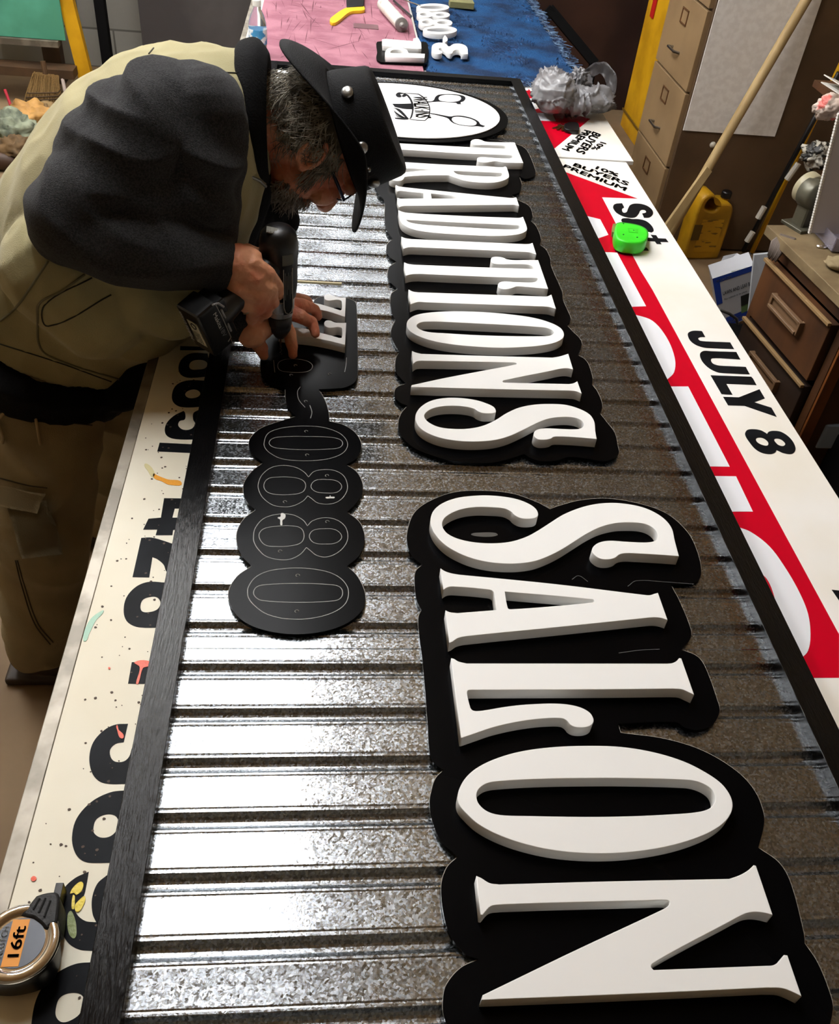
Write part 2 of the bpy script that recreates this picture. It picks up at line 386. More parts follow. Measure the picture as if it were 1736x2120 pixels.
o = link('paint_specks', joinmesh('paint_specks', mes), SPK, None); child_fix(o, b_left); tag(o, kind='stuff')

# right hand boards: red and white
o = decals('red_field', [
  [S(C3, (300, 900, c), (680, 1040, c), (495, 1033, c), (697, 1417, c)) [:4] + [(1350, 600), (1736, 1313), (1736, 1403), (1560, 1403), (1130, 420), (1120, 372)]]], TZ - .0006, VRED, None, .0006); child_fix(o, b_near)
WH = [
 [[(1180, 447), (1214, 447), (1242, 454), (1259, 486), (1239, 493), (1200, 493)]],
 [[(1210, 520), (1277, 523), (1337, 634), (1260, 637)]],
 [sm([(1270, 651, c), (1313, 651, c), (1350, 664), (1379, 698), (1396, 740), (1395, 770), (1379, 787, c), (1340, 787, c)])],
 [[(1350, 800), (1424, 800), (1510, 966), (1430, 965)]],
 [[(1440, 985), (1523, 986), (1558, 1059), (1470, 1059)]],
 [sm([(1480, 1088, c), (1524, 1090, c), (1553, 1101), (1592, 1131), (1626, 1177), (1655, 1228), (1672, 1271), (1677, 1313), (1672, 1347), (1657, 1364, c), (1600, 1364, c)])]]
VW = mat('white_vinyl', '#e6e8ec', .35)
o = decals('lettering', WH, TZ - .0002, VW, None, .0006); child_fix(o, b_near); o['label'] = 'cut off white letters on the red field'
o = decals('letter_counter', [[sm([(1320, 700), (1341, 712), (1349, 727), (1340, 735), (1320, 720)])], [sm([(1540, 1178, c), (1566, 1180, c), (1587, 1199), (1600, 1228), (1604, 1250), (1601, 1256, c), (1570, 1256, c)])]], TZ + .0002, VRED, None, .0006); child_fix(o, b_near)
BT = [
 [S(J_, (340,168,c),(352,172,c),(395,250,c),(340,250),(302,262),(300,280),(325,302),(400,312,c),(740,325,c),(793,416,c),(500,404,c),(380,395),(270,360),(190,300),(155,225),(165,190),(230,165))],
 [S(J_, (480,448,c),(825,458,c),(880,560,c),(600,542,c),(520,542),(480,550),(475,580),(505,620),(580,645),(640,650,c),(955,664,c),(1010,766,c),(640,748,c),(560,735),(450,680),(365,600),(325,520),(330,470),(380,443))],
 [S(J_, (470,780,c),(1030,800,c),(1055,825,c),(1103,913,c),(685,895,c),(772,1048,c),(622,1038,c))],
 [S(J_, (643,1078,c),(860,1085,c),(1145,973,c),(1218,1098,c),(1070,1152,c),(1310,1228,c),(1382,1353,c),(940,1200,c),(712,1193,c))],
 [S(J_, (950,1570),(980,1535),(1060,1525),(1160,1540),(1220,1570),(1250,1590,c),(1275,1560),(1350,1548),(1450,1565),(1560,1640),(1630,1740),(1640,1820),(1590,1865),(1480,1855),(1420,1830),(1382,1812,c),(1362,1845),(1300,1868),(1180,1850),(1080,1790),(990,1680),(950,1610)),
  S(J_, (1095,1668),(1115,1642),(1180,1642),(1240,1675),(1268,1715),(1255,1750),(1190,1745),(1120,1710)), S(J_, (1348,1668),(1380,1652),(1440,1665),(1490,1705),(1500,1735),(1470,1758),(1410,1745),(1365,1705))],
 [S(H_, (1000, 1385, c), (1058, 1382, c), (1080, 1425, c), (1057, 1445), (1070, 1480), (1105, 1475), (1120, 1440), (1145, 1400), (1210, 1385), (1300, 1400), (1365, 1440), (1385, 1490), (1350, 1530), (1290, 1535, c), (1270, 1490, c), (1310, 1478), (1300, 1455), (1255, 1455), (1235, 1490), (1195, 1530), (1110, 1530), (1010, 1490), (965, 1435), (970, 1400))],
 [S(H_, (1050, 1555), (1110, 1540), (1160, 1548), (1230, 1550), (1310, 1570), (1370, 1620), (1392, 1670), (1370, 1690, c), (1320, 1680, c), (1200, 1640), (1090, 1600))],
 [S(H_, (1360, 1715, c), (1418, 1720, c), (1440, 1752, c), (1520, 1756, c), (1548, 1792, c), (1460, 1790, c), (1475, 1815, c), (1425, 1812, c), (1405, 1785, c), (1330, 1780, c), (1320, 1745, c), (1385, 1750, c))],
 [S(H_, (1200, 1860, c), (1320, 1850, c), (1340, 1882, c), (1230, 1880, c))],
 [S(K, (1345, 1462, c), (1420, 1470, c), (1420, 1530, c), (1385, 1520, c))],
]
o = decals('lettering', BT, TZ - .0002, VBLACK, None, .0006); o['label'] = 'black JULY 8 and Sat lettering'; child_fix(o, b_near)
def tline(s, f, a, b, c_, z):
    q = [(f[0] + p[0] / f[2], f[1] + p[1] / f[2]) for p in (a, b, c_)]
    return text_aff(s, q[0], q[1], q[2], z, .026)
o = link('small_lettering', joinmesh('t', [tline('PREMIUM', H_, (425, 1000), (1085, 1252), (462, 965), TZ + .0002),
     tline('BUYERS', H_, (532, 985), (1112, 1195), (568, 950), TZ + .0002), tline('10%', H_, (772, 1016), (1008, 1102), (800, 984), TZ + .0002)]), VBLACK, None); child_fix(o, b_near)
o = link('small_lettering', joinmesh('t', [tline('PREMIUM', H_, (660, 604), (415, 808), (752, 628), TZ2 + .0002),
     tline('BUYERS', H_, (750, 622), (562, 832), (852, 662), TZ2 + .0002), tline('10%', H_, (830, 732), (722, 806), (905, 752), TZ2 + .0002)]), VBLACK, None); child_fix(o, b_far)
o = decals('red_field', [[[(1060, 165), (1096, 186), (1104, 200), (1100, 205), (1107, 226), (1135, 221), (1221, 246), (1147, 307), (1110, 307)]]], TZ2, VRED, None, .0006); child_fix(o, b_far)
o = decals('white_field', [[S(H_, (100, 425, c), (318, 430, c), (358, 514, c), (120, 508, c))], [S(H_, (0, 125, c), (55, 125, c), (68, 190, c), (0, 190, c))], [S(H_, (40, 270, c), (110, 275, c), (160, 385, c), (90, 395, c))]], TZ2 + .0004, VW, None, .0006); child_fix(o, b_far)

# ================================================================== the corrugated metal sign
FZ = .892; MZ = .8765
X0, X1, Y0, Y1 = -.217, .676, .235, 3.372
t = thing('metal_sign', 'large corrugated steel sign panel in a glossy black wooden frame', 'sign', (.23, 1.8, TZ))
def bar(x0, x1, y0, y1):
    bm = bmesh.new(); box(bm, ((x0 + x1) / 2, (y0 + y1) / 2, (FZ + TZ + .0165) / 2), (x1 - x0, y1 - y0, FZ - TZ - .0135), bev=.0012); mk('frame_bar', bm, FRAMEP, t)
bar(X0, X0 + .0385, Y0, Y1); bar(X1 - .0385, X1, Y0, Y1)
bar(X0 + .0385, X1 - .0385, Y1 - .0385, Y1); bar(X0 + .0385, X1 - .0385, Y0, Y0 + .0385)
def sheet(y0, y1, dz):
    bm = bmesh.new(); prof = []
    pitch = .0713; ph = .6035
    k0 = int(math.floor((y0 - ph) / pitch)) - 1; k1 = int(math.ceil((y1 - ph) / pitch)) + 1
    base = [(-.0170, 0), (-.0150, -.0005), (-.0132, .0), (-.0108, .0), (-.0098, -.0008), (-.0070, -.0042), (-.0040, -.0066), (-.0012, -.0074), (.0012, -.0074), (.0040, -.0066), (.0070, -.0042), (.0098, -.0008), (.0108, .0), (.0132, .0), (.0150, -.0005), (.0170, 0),
            (.0230, -.00010), (.03565, -.00018), (.0483, -.00010)]
    for k in range(k0, k1 + 1):
        for dy, z in base:
            y = ph + k * pitch + dy
            if y0 <= y <= y1: prof.append((y, z))
    # sheet is slightly wavy along its length
    NX = 14; rows = []
    for y, z in prof:
        rows.append([bm.verts.new((X0 + .036 + (X1 - X0 - .072) * i / NX, y, MZ + z + dz + .0004 * noise.noise(Vector((i * .6, y * 4, dz * 900))))) for i in range(NX + 1)])
    for a, b in zip(rows, rows[1:]):
        for i in range(NX): bm.faces.new((a[i], a[i + 1], b[i + 1], b[i]))
    bmesh.ops.solidify(bm, geom=bm.faces[:], thickness=.0007)
    o = mk('corrugated_sheet', bm, GALV, t)
ys = [Y0 + .035, P(700, 1346, MZ).y, P(700, 983, MZ).y, P(700, 811, MZ).y, 2.02, P(1092, 318, MZ).y, Y1 - .035]
for i in range(6): sheet(ys[i] - (.004 if i else 0), ys[i + 1] + .004, .0009 * (i % 2))

# ---- black backer boards (flat sheet cut round the letters)
BZ = MZ + .0085; LZ = BZ + .0192
def pl(*p): return sm(p)
SALON = sm([(843,1100),(843,1128),(853,1152),(874,1169,c),(860,1183),(858,1207),(862,1242),(872,1263,c),(866,1277),(867,1311),(874,1366),(878,1410),(885,1500),(889,1560),(898,1580),(918,1594,c),(901,1612),(892,1640),(889,1661),(894,1698),(912,1740),(947,1774,c),(924,1797),(913,1835),(919,1898),(934,1941),(963,1975),(991,1986,c),(953,2004),(924,2038),(917,2067),(919,2105),(940,2150),(1010,2185),(1200,2200),(1600,2190),(1700,2150),(1723,2091),(1714,2047),(1690,1990),(1665,1953,c),(1663,1932),(1637,1831),(1613,1787),(1569,1755,c),(1580,1712),(1580,1684),(1562,1638),(1525,1597),(1456,1555),(1378,1530),(1284,1517,c),(1279,1498,c),(1398,1495),(1418,1507),(1446,1511),(1474,1500),(1489,1473),(1484,1449),(1460,1383),(1443,1359),(1410,1345,c),(1430,1318),(1425,1290),(1403,1238),(1394,1222),(1388,1210,c),(1422,1209),(1443,1203),(1451,1186),(1443,1143),(1422,1101),(1379,1063),(1320,1042),(1256,1032),(1199,1036),(1157,1047),(1138,1054,c),(1112,1040),(1061,1022),(1002,1016),(940,1019),(888,1038),(857,1062)])
TRAD = sm([(843,840,c),(829,858),(824,881),(832,904),(855,926),(886,940),(930,953),(973,958),(1016,958),(1053,950),(1084,940,c),(1102,950),(1125,955),(1154,953),(1177,946),(1218,950),(1249,955),(1267,950),(1280,939),(1278,922),(1272,896),(1255,873),(1241,855,c),(1246,844),(1244,829),(1235,809),(1225,796,c),(1226,783),(1218,755),(1209,743),(1195,735,c),(1204,713),(1199,700),(1184,685),(1173,673,c),(1181,661),(1176,646),(1165,621),(1163,604),(1140,550),(1138,534),(1129,516),(1117,507,c),(1119,493),(1109,468),(1098,457,c),(1102,447),(1095,427),(1072,414),(1058,404,c),(1075,397),(1079,381),(1074,364,c),(1086,370),(1100,367),(1108,359),(1104,341),(1090,311),(1076,301),(1040,292),(1010,288),(985,283),(955,290),(940,298,c),(800,286,c),(797,330),(790,352),(776,376),(782,400),(795,415),(796,449),(800,475),(813,495,c),(800,508),(804,529),(821,542,c),(804,555),(805,580),(823,598,c),(809,610),(810,645),(818,663,c),(809,685),(812,703),(826,729,c),(819,743),(819,769),(830,784),(840,794,c),(820,803),(816,818),(826,832)])
TEL = sm([(521,1172,c),(491,1193),(474,1221),(474,1244),(491,1275),(522,1296),(568,1309),(618,1313),(675,1306),(720,1289),(749,1263),(756,1238),(751,1215),(737,1190),(718,1172,c),(743,1150),(754,1122),(753,1102),(743,1080),(718,1060,c),(740,1037),(751,1012),(747,992),(736,975),(716,962,c),(737,949),(747,930),(746,913),(732,893),(709,879),(681,872,c),(680,853),(672,828),(659,806,c),(695,804),(717,801),(737,787),(740,756),(738,646),(736,627),(729,621),(716,617),(667,614),(652,620),(645,630),(600,634),(562,645),(545,680),(539,750),(540,769),(552,788),(581,803),(590,803,c),(592,831),(601,850),(613,862,c),(573,874),(539,887),(518,907),(515,924),(524,941),(545,958,c),(522,975),(505,1000),(504,1020),(512,1040),(529,1056,c),(505,1074),(491,1099),(490,1122),(500,1150)])
bk1 = slab('backer_board', [SALON], BZ, .006, BLACKB); tag(bk1, 'large black backing board under the raised letters SALON', 'backing board')
bk2 = slab('backer_board', [TRAD], BZ, .006, BLACKB); tag(bk2, 'long black backing board under the raised letters TRADITIONS', 'backing board')
BZT = BZ + .0005
bk3 = slab('backer_board', [TEL], BZT, .006, BLACKB); tag(bk3, 'black backing board with scored 0880 outlines under the drill', 'backing board')
# slot cut outs seen as thin scratches on the boards
SCR = mat('scored_line', '#8f8d88', .5)
def ribbon(loops, z, wd, name, par, m=SCR):
    bm = bmesh.new()
    for lp, closed in loops:
        pts = [P(x, y, z) for x, y in lp]; n = len(pts); L = []; R_ = []
        for i, p in enumerate(pts):
            a = pts[(i - 1) % n] if (closed or i) else p; b = pts[(i + 1) % n] if (closed or i < n - 1) else p
            d = (b - a); d.z = 0
            if d.length < 1e-8: d = Vector((1, 0, 0))
            d.normalize(); q = Vector((-d.y, d.x, 0)) * wd / 2
            L.append(bm.verts.new(p + q)); R_.append(bm.verts.new(p - q))
        for i in range(n if closed else n - 1):
            j = (i + 1) % n; bm.faces.new((L[i], R_[i], R_[j], L[j]))
    o = mk(name, bm, m, None); child_fix(o, par); return o
EDG = mat('cut_edge_grey', '#a39d92', .5)
for b_, lp_, z_ in ((bk1, SALON, BZ), (bk2, TRAD, BZ), (bk3, TEL, BZT)):
    ribbon([(lp_, True)], z_ - .0035, .0014, 'cut_edge', b_, EDG)['label'] = 'pale cut edge of the board'
N_ = (460, 740, 3.534)
def SN(*p): return (sm(p, *N_), True)
def SO(*p): return (sm(p, *N_, closed=False), False)
SL = [SN((185,1730),(190,1680),(240,1610),(330,1565),(450,1545),(560,1540),(680,1550),(790,1575),(870,1620),(915,1680),(922,1740),(900,1800),(840,1850),(740,1890),(620,1912),(530,1915),(420,1905),(310,1870),(230,1810),(195,1765)),
 SN((228,1720),(250,1680),(310,1663),(560,1653),(800,1663),(860,1680),(880,1720),(865,1760),(820,1780),(560,1792),(290,1778),(245,1755)),
 SN((228,1310),(240,1250),(300,1180),(400,1148),(510,1150),(590,1190),(622,1232,c),(660,1195),(750,1172),(840,1190),(900,1240),(918,1310),(900,1370),(840,1430),(760,1460),(690,1448),(640,1410),(615,1390,c),(570,1440),(500,1475),(420,1480),(320,1455),(260,1400),(232,1350)),
 SN((268,1305),(300,1255),(400,1235),(500,1232),(575,1250),(598,1305),(575,1355),(500,1378),(400,1383),(310,1370)),
 SN((636,1310),(665,1265),(750,1253),(830,1262),(873,1310),(835,1355),(750,1365),(670,1355)),
 SN((262,930),(290,860),(360,805),(450,790),(540,805),(600,840),(630,875,c),(670,835),(750,820),(830,830),(890,870),(915,935),(905,990),(860,1045),(790,1072),(700,1065),(650,1030),(625,1012,c),(590,1050),(520,1085),(450,1093),(370,1080),(300,1030),(270,980)),
 SN((303,940),(330,890),(400,875),(520,878),(590,900),(610,940),(585,985),(500,1003),(400,1003),(330,985)),
 SN((648,943),(680,900),(760,893),(840,905),(873,945),(840,985),(760,992),(680,980)),
 SN((305,630),(330,560),(400,525),(500,507),(620,502),(740,512),(850,550),(905,600),(915,650),(880,700),(800,735),(700,752),(560,755),(430,740),(350,700),(315,665)),
 SN((342,625),(370,592),(450,580),(610,578),(780,583),(860,600),(880,630),(855,660),(780,670),(610,675),(450,668),(370,655)),
 SN((405,60),(420,92),(470,105),(560,110),(640,95),(658,55),(600,20),(480,12),(420,30)),
 SO((375,20),(380,70),(384,110)), SO((908,0),(905,50),(895,105)),
 SO((570,215),(550,250),(560,310),(605,365)), SO((640,350),(655,400),(645,445))]
o = ribbon(SL, BZT + .0003, .0011, 'scored_outline', bk3); o['label'] = 'scored outlines of the digits 0880'
bm = bmesh.new()
for x, y in ((552,1597),(545,1860),(768,1203),(423,1420),(765,866),(458,1058),(613,542),(620,715),(610,322),(535,60),(503,130),(785,122)):
    q = P(N_[0] + x / N_[2], N_[1] + y / N_[2], BZT)
    tube(bm, [q + Vector((.0028 * math.cos(a * PI / 5), .0028 * math.sin(a * PI / 5), .0004)) for a in range(8)], .0006, 5)
o = mk('screw_holes', bm, SCR, None); child_fix(o, bk3)
o = decals('chip_marks', [[sm([(405,1172),(425,1165),(430,1140),(460,1148),(458,1175),(440,1190),(438,1225),(425,1225),(422,1185)], *N_)], [sm([(755,1025),(785,1018),(788,1008),(792,1018),(822,1024),(790,1030)], *N_)]], BZT + .0006, mat('chip_white', '#d8d8d4', .6), None, .0006); child_fix(o, bk3)
o = decals('slot_mark', [[sm([(402,305),(450,297),(545,298),(560,312),(500,322),(420,316)], 836, 1000, 2.893)]], BZ + .0004, mat('slot_metal', '#6f7274', .3, .9), None, .0006); child_fix(o, bk1)
o = ribbon([(sm([(1005,578),(1045,555),(1100,590)], 836, 1000, 2.893, closed=False), False), (sm([(1340,618),(1390,585),(1560,592),(1736,605)], 836, 1000, 2.893, closed=False), False), (sm([(1285,1018),(1420,1000),(1530,995)], 836, 1000, 2.893, closed=False), False)], BZ + .0003, .0009, 'seam_line', bk1, mat('seam_grey', '#4c4c4c', .5))

# ---- raised white letters
def letter(ch, word, loops, label, z=LZ, th=.0190, m=WHITE, par=None):
    o = slab('raised_letter', loops, z, th, m, None, bev=.0006)
    tag(o, label, 'letter', word); return o
A_ = (836, 1000, 2.893); B_ = (900, 1300, 2.893); CC = (880, 1500, 2.17); D_ = (900, 1720, 2.077); T1 = (800, 270, 4.34); T2 = (800, 480, 3.858); T3 = (800, 720, 3.472)
g = 'raised letters of SALON'
letter('S', g, [S(A_, (803,185),(795,203),(770,212),(725,214),(690,207),(660,190),(640,170),(600,152),(520,145),(430,144),(340,158),(270,188),(234,222),(231,262),(262,303),(330,335),(430,355),(540,360),(640,350),(730,322),(800,285),(870,240),(950,190),(1040,152),(1130,128),(1230,118),(1330,124),(1430,145),(1510,180),(1570,225),(1605,275),(1620,340),(1646,438,c),(1540,430),(1400,422),(1330,420),(1290,428),(1262,448),(1220,457),(1175,452),(1140,430),(1125,405),(1135,378),(1170,355),(1230,345),(1320,350),(1420,355),(1480,352),(1512,338),(1518,312),(1505,282),(1470,255),(1420,240),(1350,236),(1270,240),(1180,262),(1100,300),(1020,350),(940,400),(860,440),(780,468),(690,481),(600,482),(500,472),(400,448),(310,410),(240,365),(185,305),(160,250),(160,205),(180,160),(230,120),(310,90),(400,77),(490,73),(590,80),(680,97),(750,125),(790,155))], 'large white raised letter S of SALON, fat curve beside the scored digits')
letter('A', g, [S(A_, (218,510,c),(245,527),(285,540),(330,548,c),(900,604),(1430,668),(1470,671),(1500,662),(1520,657,c),(1578,820,c),(1540,808),(1500,804),(1450,808,c),(900,865),(370,918),(320,930),(290,950),(270,958,c),(248,762,c),(275,773),(320,778,c),(553,760,c),(541,680),(533,648),(500,637),(300,620),(262,624),(235,640,c)), S(A_, (604,650,c),(1130,697),(1138,708),(1120,715),(920,735),(640,755),(622,748))], 'large white raised letter A of SALON with triangular opening')
letter('L', g, [S(B_, (97,180,c),(115,185),(140,200),(190,212,c),(1390,213,c),(1420,210),(1445,198),(1462,180,c),(1475,182,c),(1552,400,c),(1520,385),(1480,368),(1430,364,c),(1000,368),(220,371,c),(198,375),(193,392),(212,475),(225,492),(250,497),(300,492),(400,475),(500,462),(600,455),(700,452),(790,457),(870,475),(925,505),(948,540),(948,565),(930,585),(890,596),(840,593),(810,578),(790,555),(765,542),(700,540),(600,547),(480,565),(350,595),(260,625),(165,658,c),(155,658,c))], 'large white raised letter L of SALON with curled foot')
letter('O', g, [S(CC, (145,330),(152,290),(180,240),(230,195),(310,155),(420,122),(560,102),(720,95),(880,100),(1030,125),(1160,165),(1260,215),(1330,265),(1370,320),(1380,370),(1360,420),(1310,465),(1230,505),(1120,540),(990,565),(850,578),(700,577),(560,562),(430,532),(320,492),(235,445),(180,395),(152,360)), S(CC, (230,320),(240,290),(275,265),(330,255),(500,245),(700,241),(900,241),(1180,249),(1240,262),(1285,290),(1302,325),(1298,352),(1275,377),(1220,393),(1100,403),(900,412),(700,414),(450,410),(340,406),(280,390),(240,355))], 'large white raised letter O of SALON, wide oval ring')
letter('N', g, [S(D_, (178,193,c),(200,203),(235,224),(275,230,c),(700,218),(1265,206,c),(1310,190),(1345,170),(1370,147,c),(1380,150,c),(1452,362,c),(1410,352),(1370,349),(1330,358),(1250,400,c),(1060,500),(935,572),(930,585),(940,598,c),(1420,580,c),(1455,577),(1480,560),(1500,533,c),(1515,535,c),(1576,712,c),(1530,690),(1490,677),(1430,675,c),(1000,695),(600,712),(200,727,c),(205,706,c),(300,660),(600,515),(978,338),(1005,320),(1008,305),(995,298),(900,300),(500,310),(290,317,c),(240,325),(205,362,c),(195,360,c))], 'largest nearest white raised letter N of SALON')
g = 'raised letters of TRADITIONS'
letter('T', g, [S(T1, (70,110,c),(120,116,c),(750,150),(1085,164,c),(1070,143),(1030,136),(880,130),(800,130),(765,118),(755,100),(775,83),(810,78),(850,85),(880,98),(930,104),(1150,107,c),(1228,292,c),(1060,288),(980,276),(930,282),(890,288),(850,285),(820,275),(812,258),(820,245),(850,238),(920,242),(1000,248),(1080,250),(1120,247),(1138,232),(1100,222),(700,207),(140,172),(75,176,c))], 'white raised first letter T of TRADITIONS, partly hidden by the hat')
letter('R', g, [S(T1, (95,275,c),(165,285,c),(500,305),(900,322),(1040,330),(1065,322,c),(1078,330,c),(1100,410),(1080,435),(1020,458),(930,470),(800,465),(700,450),(620,425),(557,402,c),(450,402),(300,405),(200,412),(160,420),(152,435),(130,450),(80,452),(40,440),(25,420),(40,398),(90,383),(170,375),(300,362),(415,353,c),(300,346),(180,340),(105,345,c)), S(T1, (600,362,c),(800,372),(1030,382),(1040,390),(1020,412),(900,412),(750,405),(650,395),(615,380))], 'white raised letter R of TRADITIONS next to the hat crown')
letter('A', g, [S(T1, (80,490,c),(110,502),(160,510),(600,555),(1100,605),(1140,605),(1165,600,c),(1190,678,c),(1150,668),(1100,668),(180,677),(140,680),(112,690,c),(95,605,c),(130,612),(333,610,c),(330,562,c),(200,550),(125,542),(92,548,c)), S(T1, (397,565,c),(835,610,c),(405,612,c))], 'white raised letter A of TRADITIONS between the R and the D')
letter('D', g, [S(T1, (105,715,c),(140,730),(190,740),(700,768),(1170,785),(1200,783),(1225,775,c),(1260,870),(1255,900),(1200,928),(1100,943),(950,948),(750,940),(500,925),(350,910),(230,885),(150,845),(120,800)), S(T1, (172,802,c),(600,825),(1150,850),(1195,858),(1190,878),(1150,888),(950,884),(700,870),(450,855),(280,840),(200,822))], 'white raised letter D of TRADITIONS with long slot opening')
letter('I', g, [S(T2, (118,38,c),(150,50),(200,57,c),(1100,97,c),(1140,95),(1165,87,c),(1195,180,c),(1150,165),(1110,160,c),(250,123,c),(180,122),(133,135,c))], 'white raised first letter I of TRADITIONS directly after the D')
letter('T', g, [S(T2, (140,243,c),(170,255),(220,262,c),(830,285),(1178,296,c),(1165,275),(1120,260),(1000,258),(900,258),(850,250),(832,228),(840,205),(880,198),(930,205),(960,218),(1020,225),(1100,224,c),(1210,225,c),(1290,455,c),(1120,440),(1040,435),(1010,445),(960,457),(910,452),(888,430),(900,405),(940,395),(1020,400),(1120,403),(1180,400),(1208,380),(1200,368),(1000,365),(600,350),(260,335,c),(200,338),(152,350,c))], 'white raised second letter T of TRADITIONS with two curled arms')
letter('I', g, [S(T2, (175,460,c),(210,476),(250,482,c),(1240,515,c),(1280,515),(1315,500,c),(1352,615,c),(1300,600),(1250,595,c),(300,562,c),(250,560),(190,580,c))], 'white raised second letter I of TRADITIONS directly before the O')
letter('O', g, [S(T2, (160,740),(175,700),(230,665),(330,645),(470,635),(640,635),(820,643),(1000,660),(1170,685),(1300,722),(1385,765),(1415,810),(1405,850),(1340,885),(1220,908),(1080,920),(900,925),(700,915),(500,895),(350,865),(240,825),(180,785)), S(T2, (240,750),(260,728),(310,717),(450,718),(800,735),(1000,745),(1200,758),(1290,770),(1335,800),(1310,825),(1270,832),(1000,832),(700,823),(450,808),(340,800),(270,780))], 'white raised letter O of TRADITIONS, narrow oval ring')
letter('N', g, [S(T3, (182,22,c),(205,32),(250,43,c),(700,57),(1190,70,c),(1240,62),(1305,42,c),(1340,155,c),(1300,147),(1250,150),(1180,165,c),(840,235),(835,246),(870,250,c),(1310,260,c),(1340,255),(1370,240,c),(1402,328,c),(1360,312),(1310,307,c),(800,297),(175,280,c),(180,268,c),(400,220),(740,155),(932,118),(932,110),(900,105),(500,97),(250,92,c),(215,97),(190,115,c))], 'white raised letter N of TRADITIONS between the O and the S')
letter('S', g, [S(T3, (785,450),(780,465),(740,471),(690,468),(655,455),(630,438),(580,425),(500,417),(400,420),(320,440),(275,475),(275,505),(310,540),(380,570),(480,582),(590,580),(690,560),(780,520),(860,470),(950,430),(1060,408),(1180,403),(1290,410),(1390,440),(1460,480),(1492,530),(1500,600),(1510,655,c),(1350,642),(1230,637),(1200,640),(1180,652),(1140,660),(1090,657),(1060,635),(1060,605),(1090,585),(1150,578),(1260,583),(1350,585),(1395,578),(1415,555),(1400,522),(1340,500),(1250,497),(1160,510),(1080,540),(980,590),(880,635),(780,662),(660,673),(530,670),(400,650),(300,615),(235,570),(208,520),(212,470),(250,420),(320,380),(420,360),(530,360),(640,375),(720,400),(770,425))], 'white raised last letter S of TRADITIONS at the end of its board')
SV = (440, 480, 5.425)
LZT = BZT + .0192
g = 'raised sevens under the drill'
letter('7', g, [S(SV, (700,745,c),(910,765,c),(1000,775),(1200,810),(1300,838),(1430,880,c),(1448,870),(1450,790),(1440,772),(1400,762),(1340,768),(1300,772),(1260,755),(1252,725),(1275,702),(1320,702),(1370,722),(1430,735),(1495,735,c),(1487,955,c),(1300,895),(1100,855),(905,830,c),(700,812,c))], 'white raised digit 7 on the small board, farther one beside the chuck', LZT)
letter('7', g, [S(SV, (740,1040,c),(900,1070,c),(1050,1088),(1200,1130),(1300,1155),(1420,1190,c),(1448,1185),(1452,1090),(1440,1075),(1400,1068),(1350,1075),(1300,1075),(1262,1055),(1252,1020),(1275,995),(1320,995),(1370,1015),(1430,1022),(1500,1020,c),(1487,1268,c),(1300,1222),(1100,1185),(885,1165,c),(740,1140,c))], 'white raised digit 7 on the small board under the fingertip', LZT)
# ---- oval WALK-INS plaque
ZB = BZ + .0068; ZO = ZB + .0038
OC = Vector((.238, 2.955, 0)); OA, OB = .305, .252
def oval(a, b, z, th, m, name, par, bev=.0006):
    me = slabmesh(name, [[(OC.x + a * math.cos(2 * PI * k / 72), OC.y + b * math.sin(2 * PI * k / 72)) for k in range(72)]], z, th, bev)
    return link(name, me, m, par)
t = thing('oval_plaque', 'white oval plaque with scissors and a WALK-INS banner on black backing', 'plaque', (OC.x, OC.y, MZ))
oval(OA + .027, OB + .027, ZB, .006, BLACKB, 'backing', t)
op = oval(OA, OB, ZO, .003, WHITE, 'oval_face', t)
bm = bmesh.new()
for dx, dy in ((-.2, 0), (.2, 0), (0, .17), (0, -.17)): box(bm, (OC.x + dx, OC.y + dy, (MZ + ZB - .006) / 2 + .0006), (.03, .03, ZB - .006 - MZ - .0012))
mk('spacer', bm, BLACKB, t)
W = (780, 140, 5.425)
zz = ZO + .0004
art = [
 [S(W, (570,380,c),(620,375),(640,360),(655,330),(690,305),(780,297),(870,298),(940,308),(985,325),(993,350),(970,378),(940,390),(945,410,c),(905,410,c),(888,394,c),(800,388),(700,382),(650,384),(575,390,c)), S(W, (692,345),(710,318),(780,303),(860,306),(925,318),(945,345),(920,372),(840,384),(760,380),(705,368))],
 [S(W, (595,508,c),(680,522),(760,538),(830,548),(870,540),(950,540),(1040,558),(1110,585),(1145,610),(1160,635),(1215,655,c),(1190,668,c),(1130,658),(1060,660),(960,650),(870,628),(825,600),(800,572),(740,550),(600,518,c)), S(W, (840,585),(850,560),(900,550),(980,558),(1060,578),(1115,610),(1110,640),(1050,652),(950,642),(875,620))],
 [S(W, (172,405,c),(280,405),(385,402,c),(398,440),(395,468,c),(300,462),(200,440,c))],
 [S(W, (182,448,c),(260,470),(360,575,c),(340,580,c),(215,468))],
 [S(W, (310,285,c),(355,310),(395,370),(412,430),(408,500),(390,560),(360,582,c),(378,545),(392,480),(388,420),(368,360),(335,315,c),(300,330),(275,320,c))],
 [S(W, (212,300),(240,278),(285,282),(325,290,c),(285,295),(262,300),(275,315),(270,330),(240,332),(218,320))],
 [S(W, (310,283,c),(400,288),(470,293,c),(520,325),(565,375),(595,440),(598,500),(580,560),(540,598,c),(450,594),(370,582,c),(372,576,c),(450,586),(536,590,c),(572,550),(586,495),(583,440),(555,380),(512,335),(465,302,c),(400,296),(330,290,c))],
 [S(W, (200,560,c),(300,572),(360,582,c),(300,584),(205,575,c))],
]
for a in range(6): art.append([S(W, (190 + a * 7, 480 + a * 16, c), (260 + a * 10, 530 + a * 7), (340, 572 + a, c), (255 + a * 10, 536 + a * 7), (188 + a * 7, 486 + a * 16, c))])
o = decals('scissors_artwork', art, zz, VBLACK, None, .0006); o.parent = op
tms = []
for ch, a in zip('WALK·INS', ((385,322),(400,355),(418,388),(430,420),(438,455),(436,472),(430,488),(424,520))):
    pass
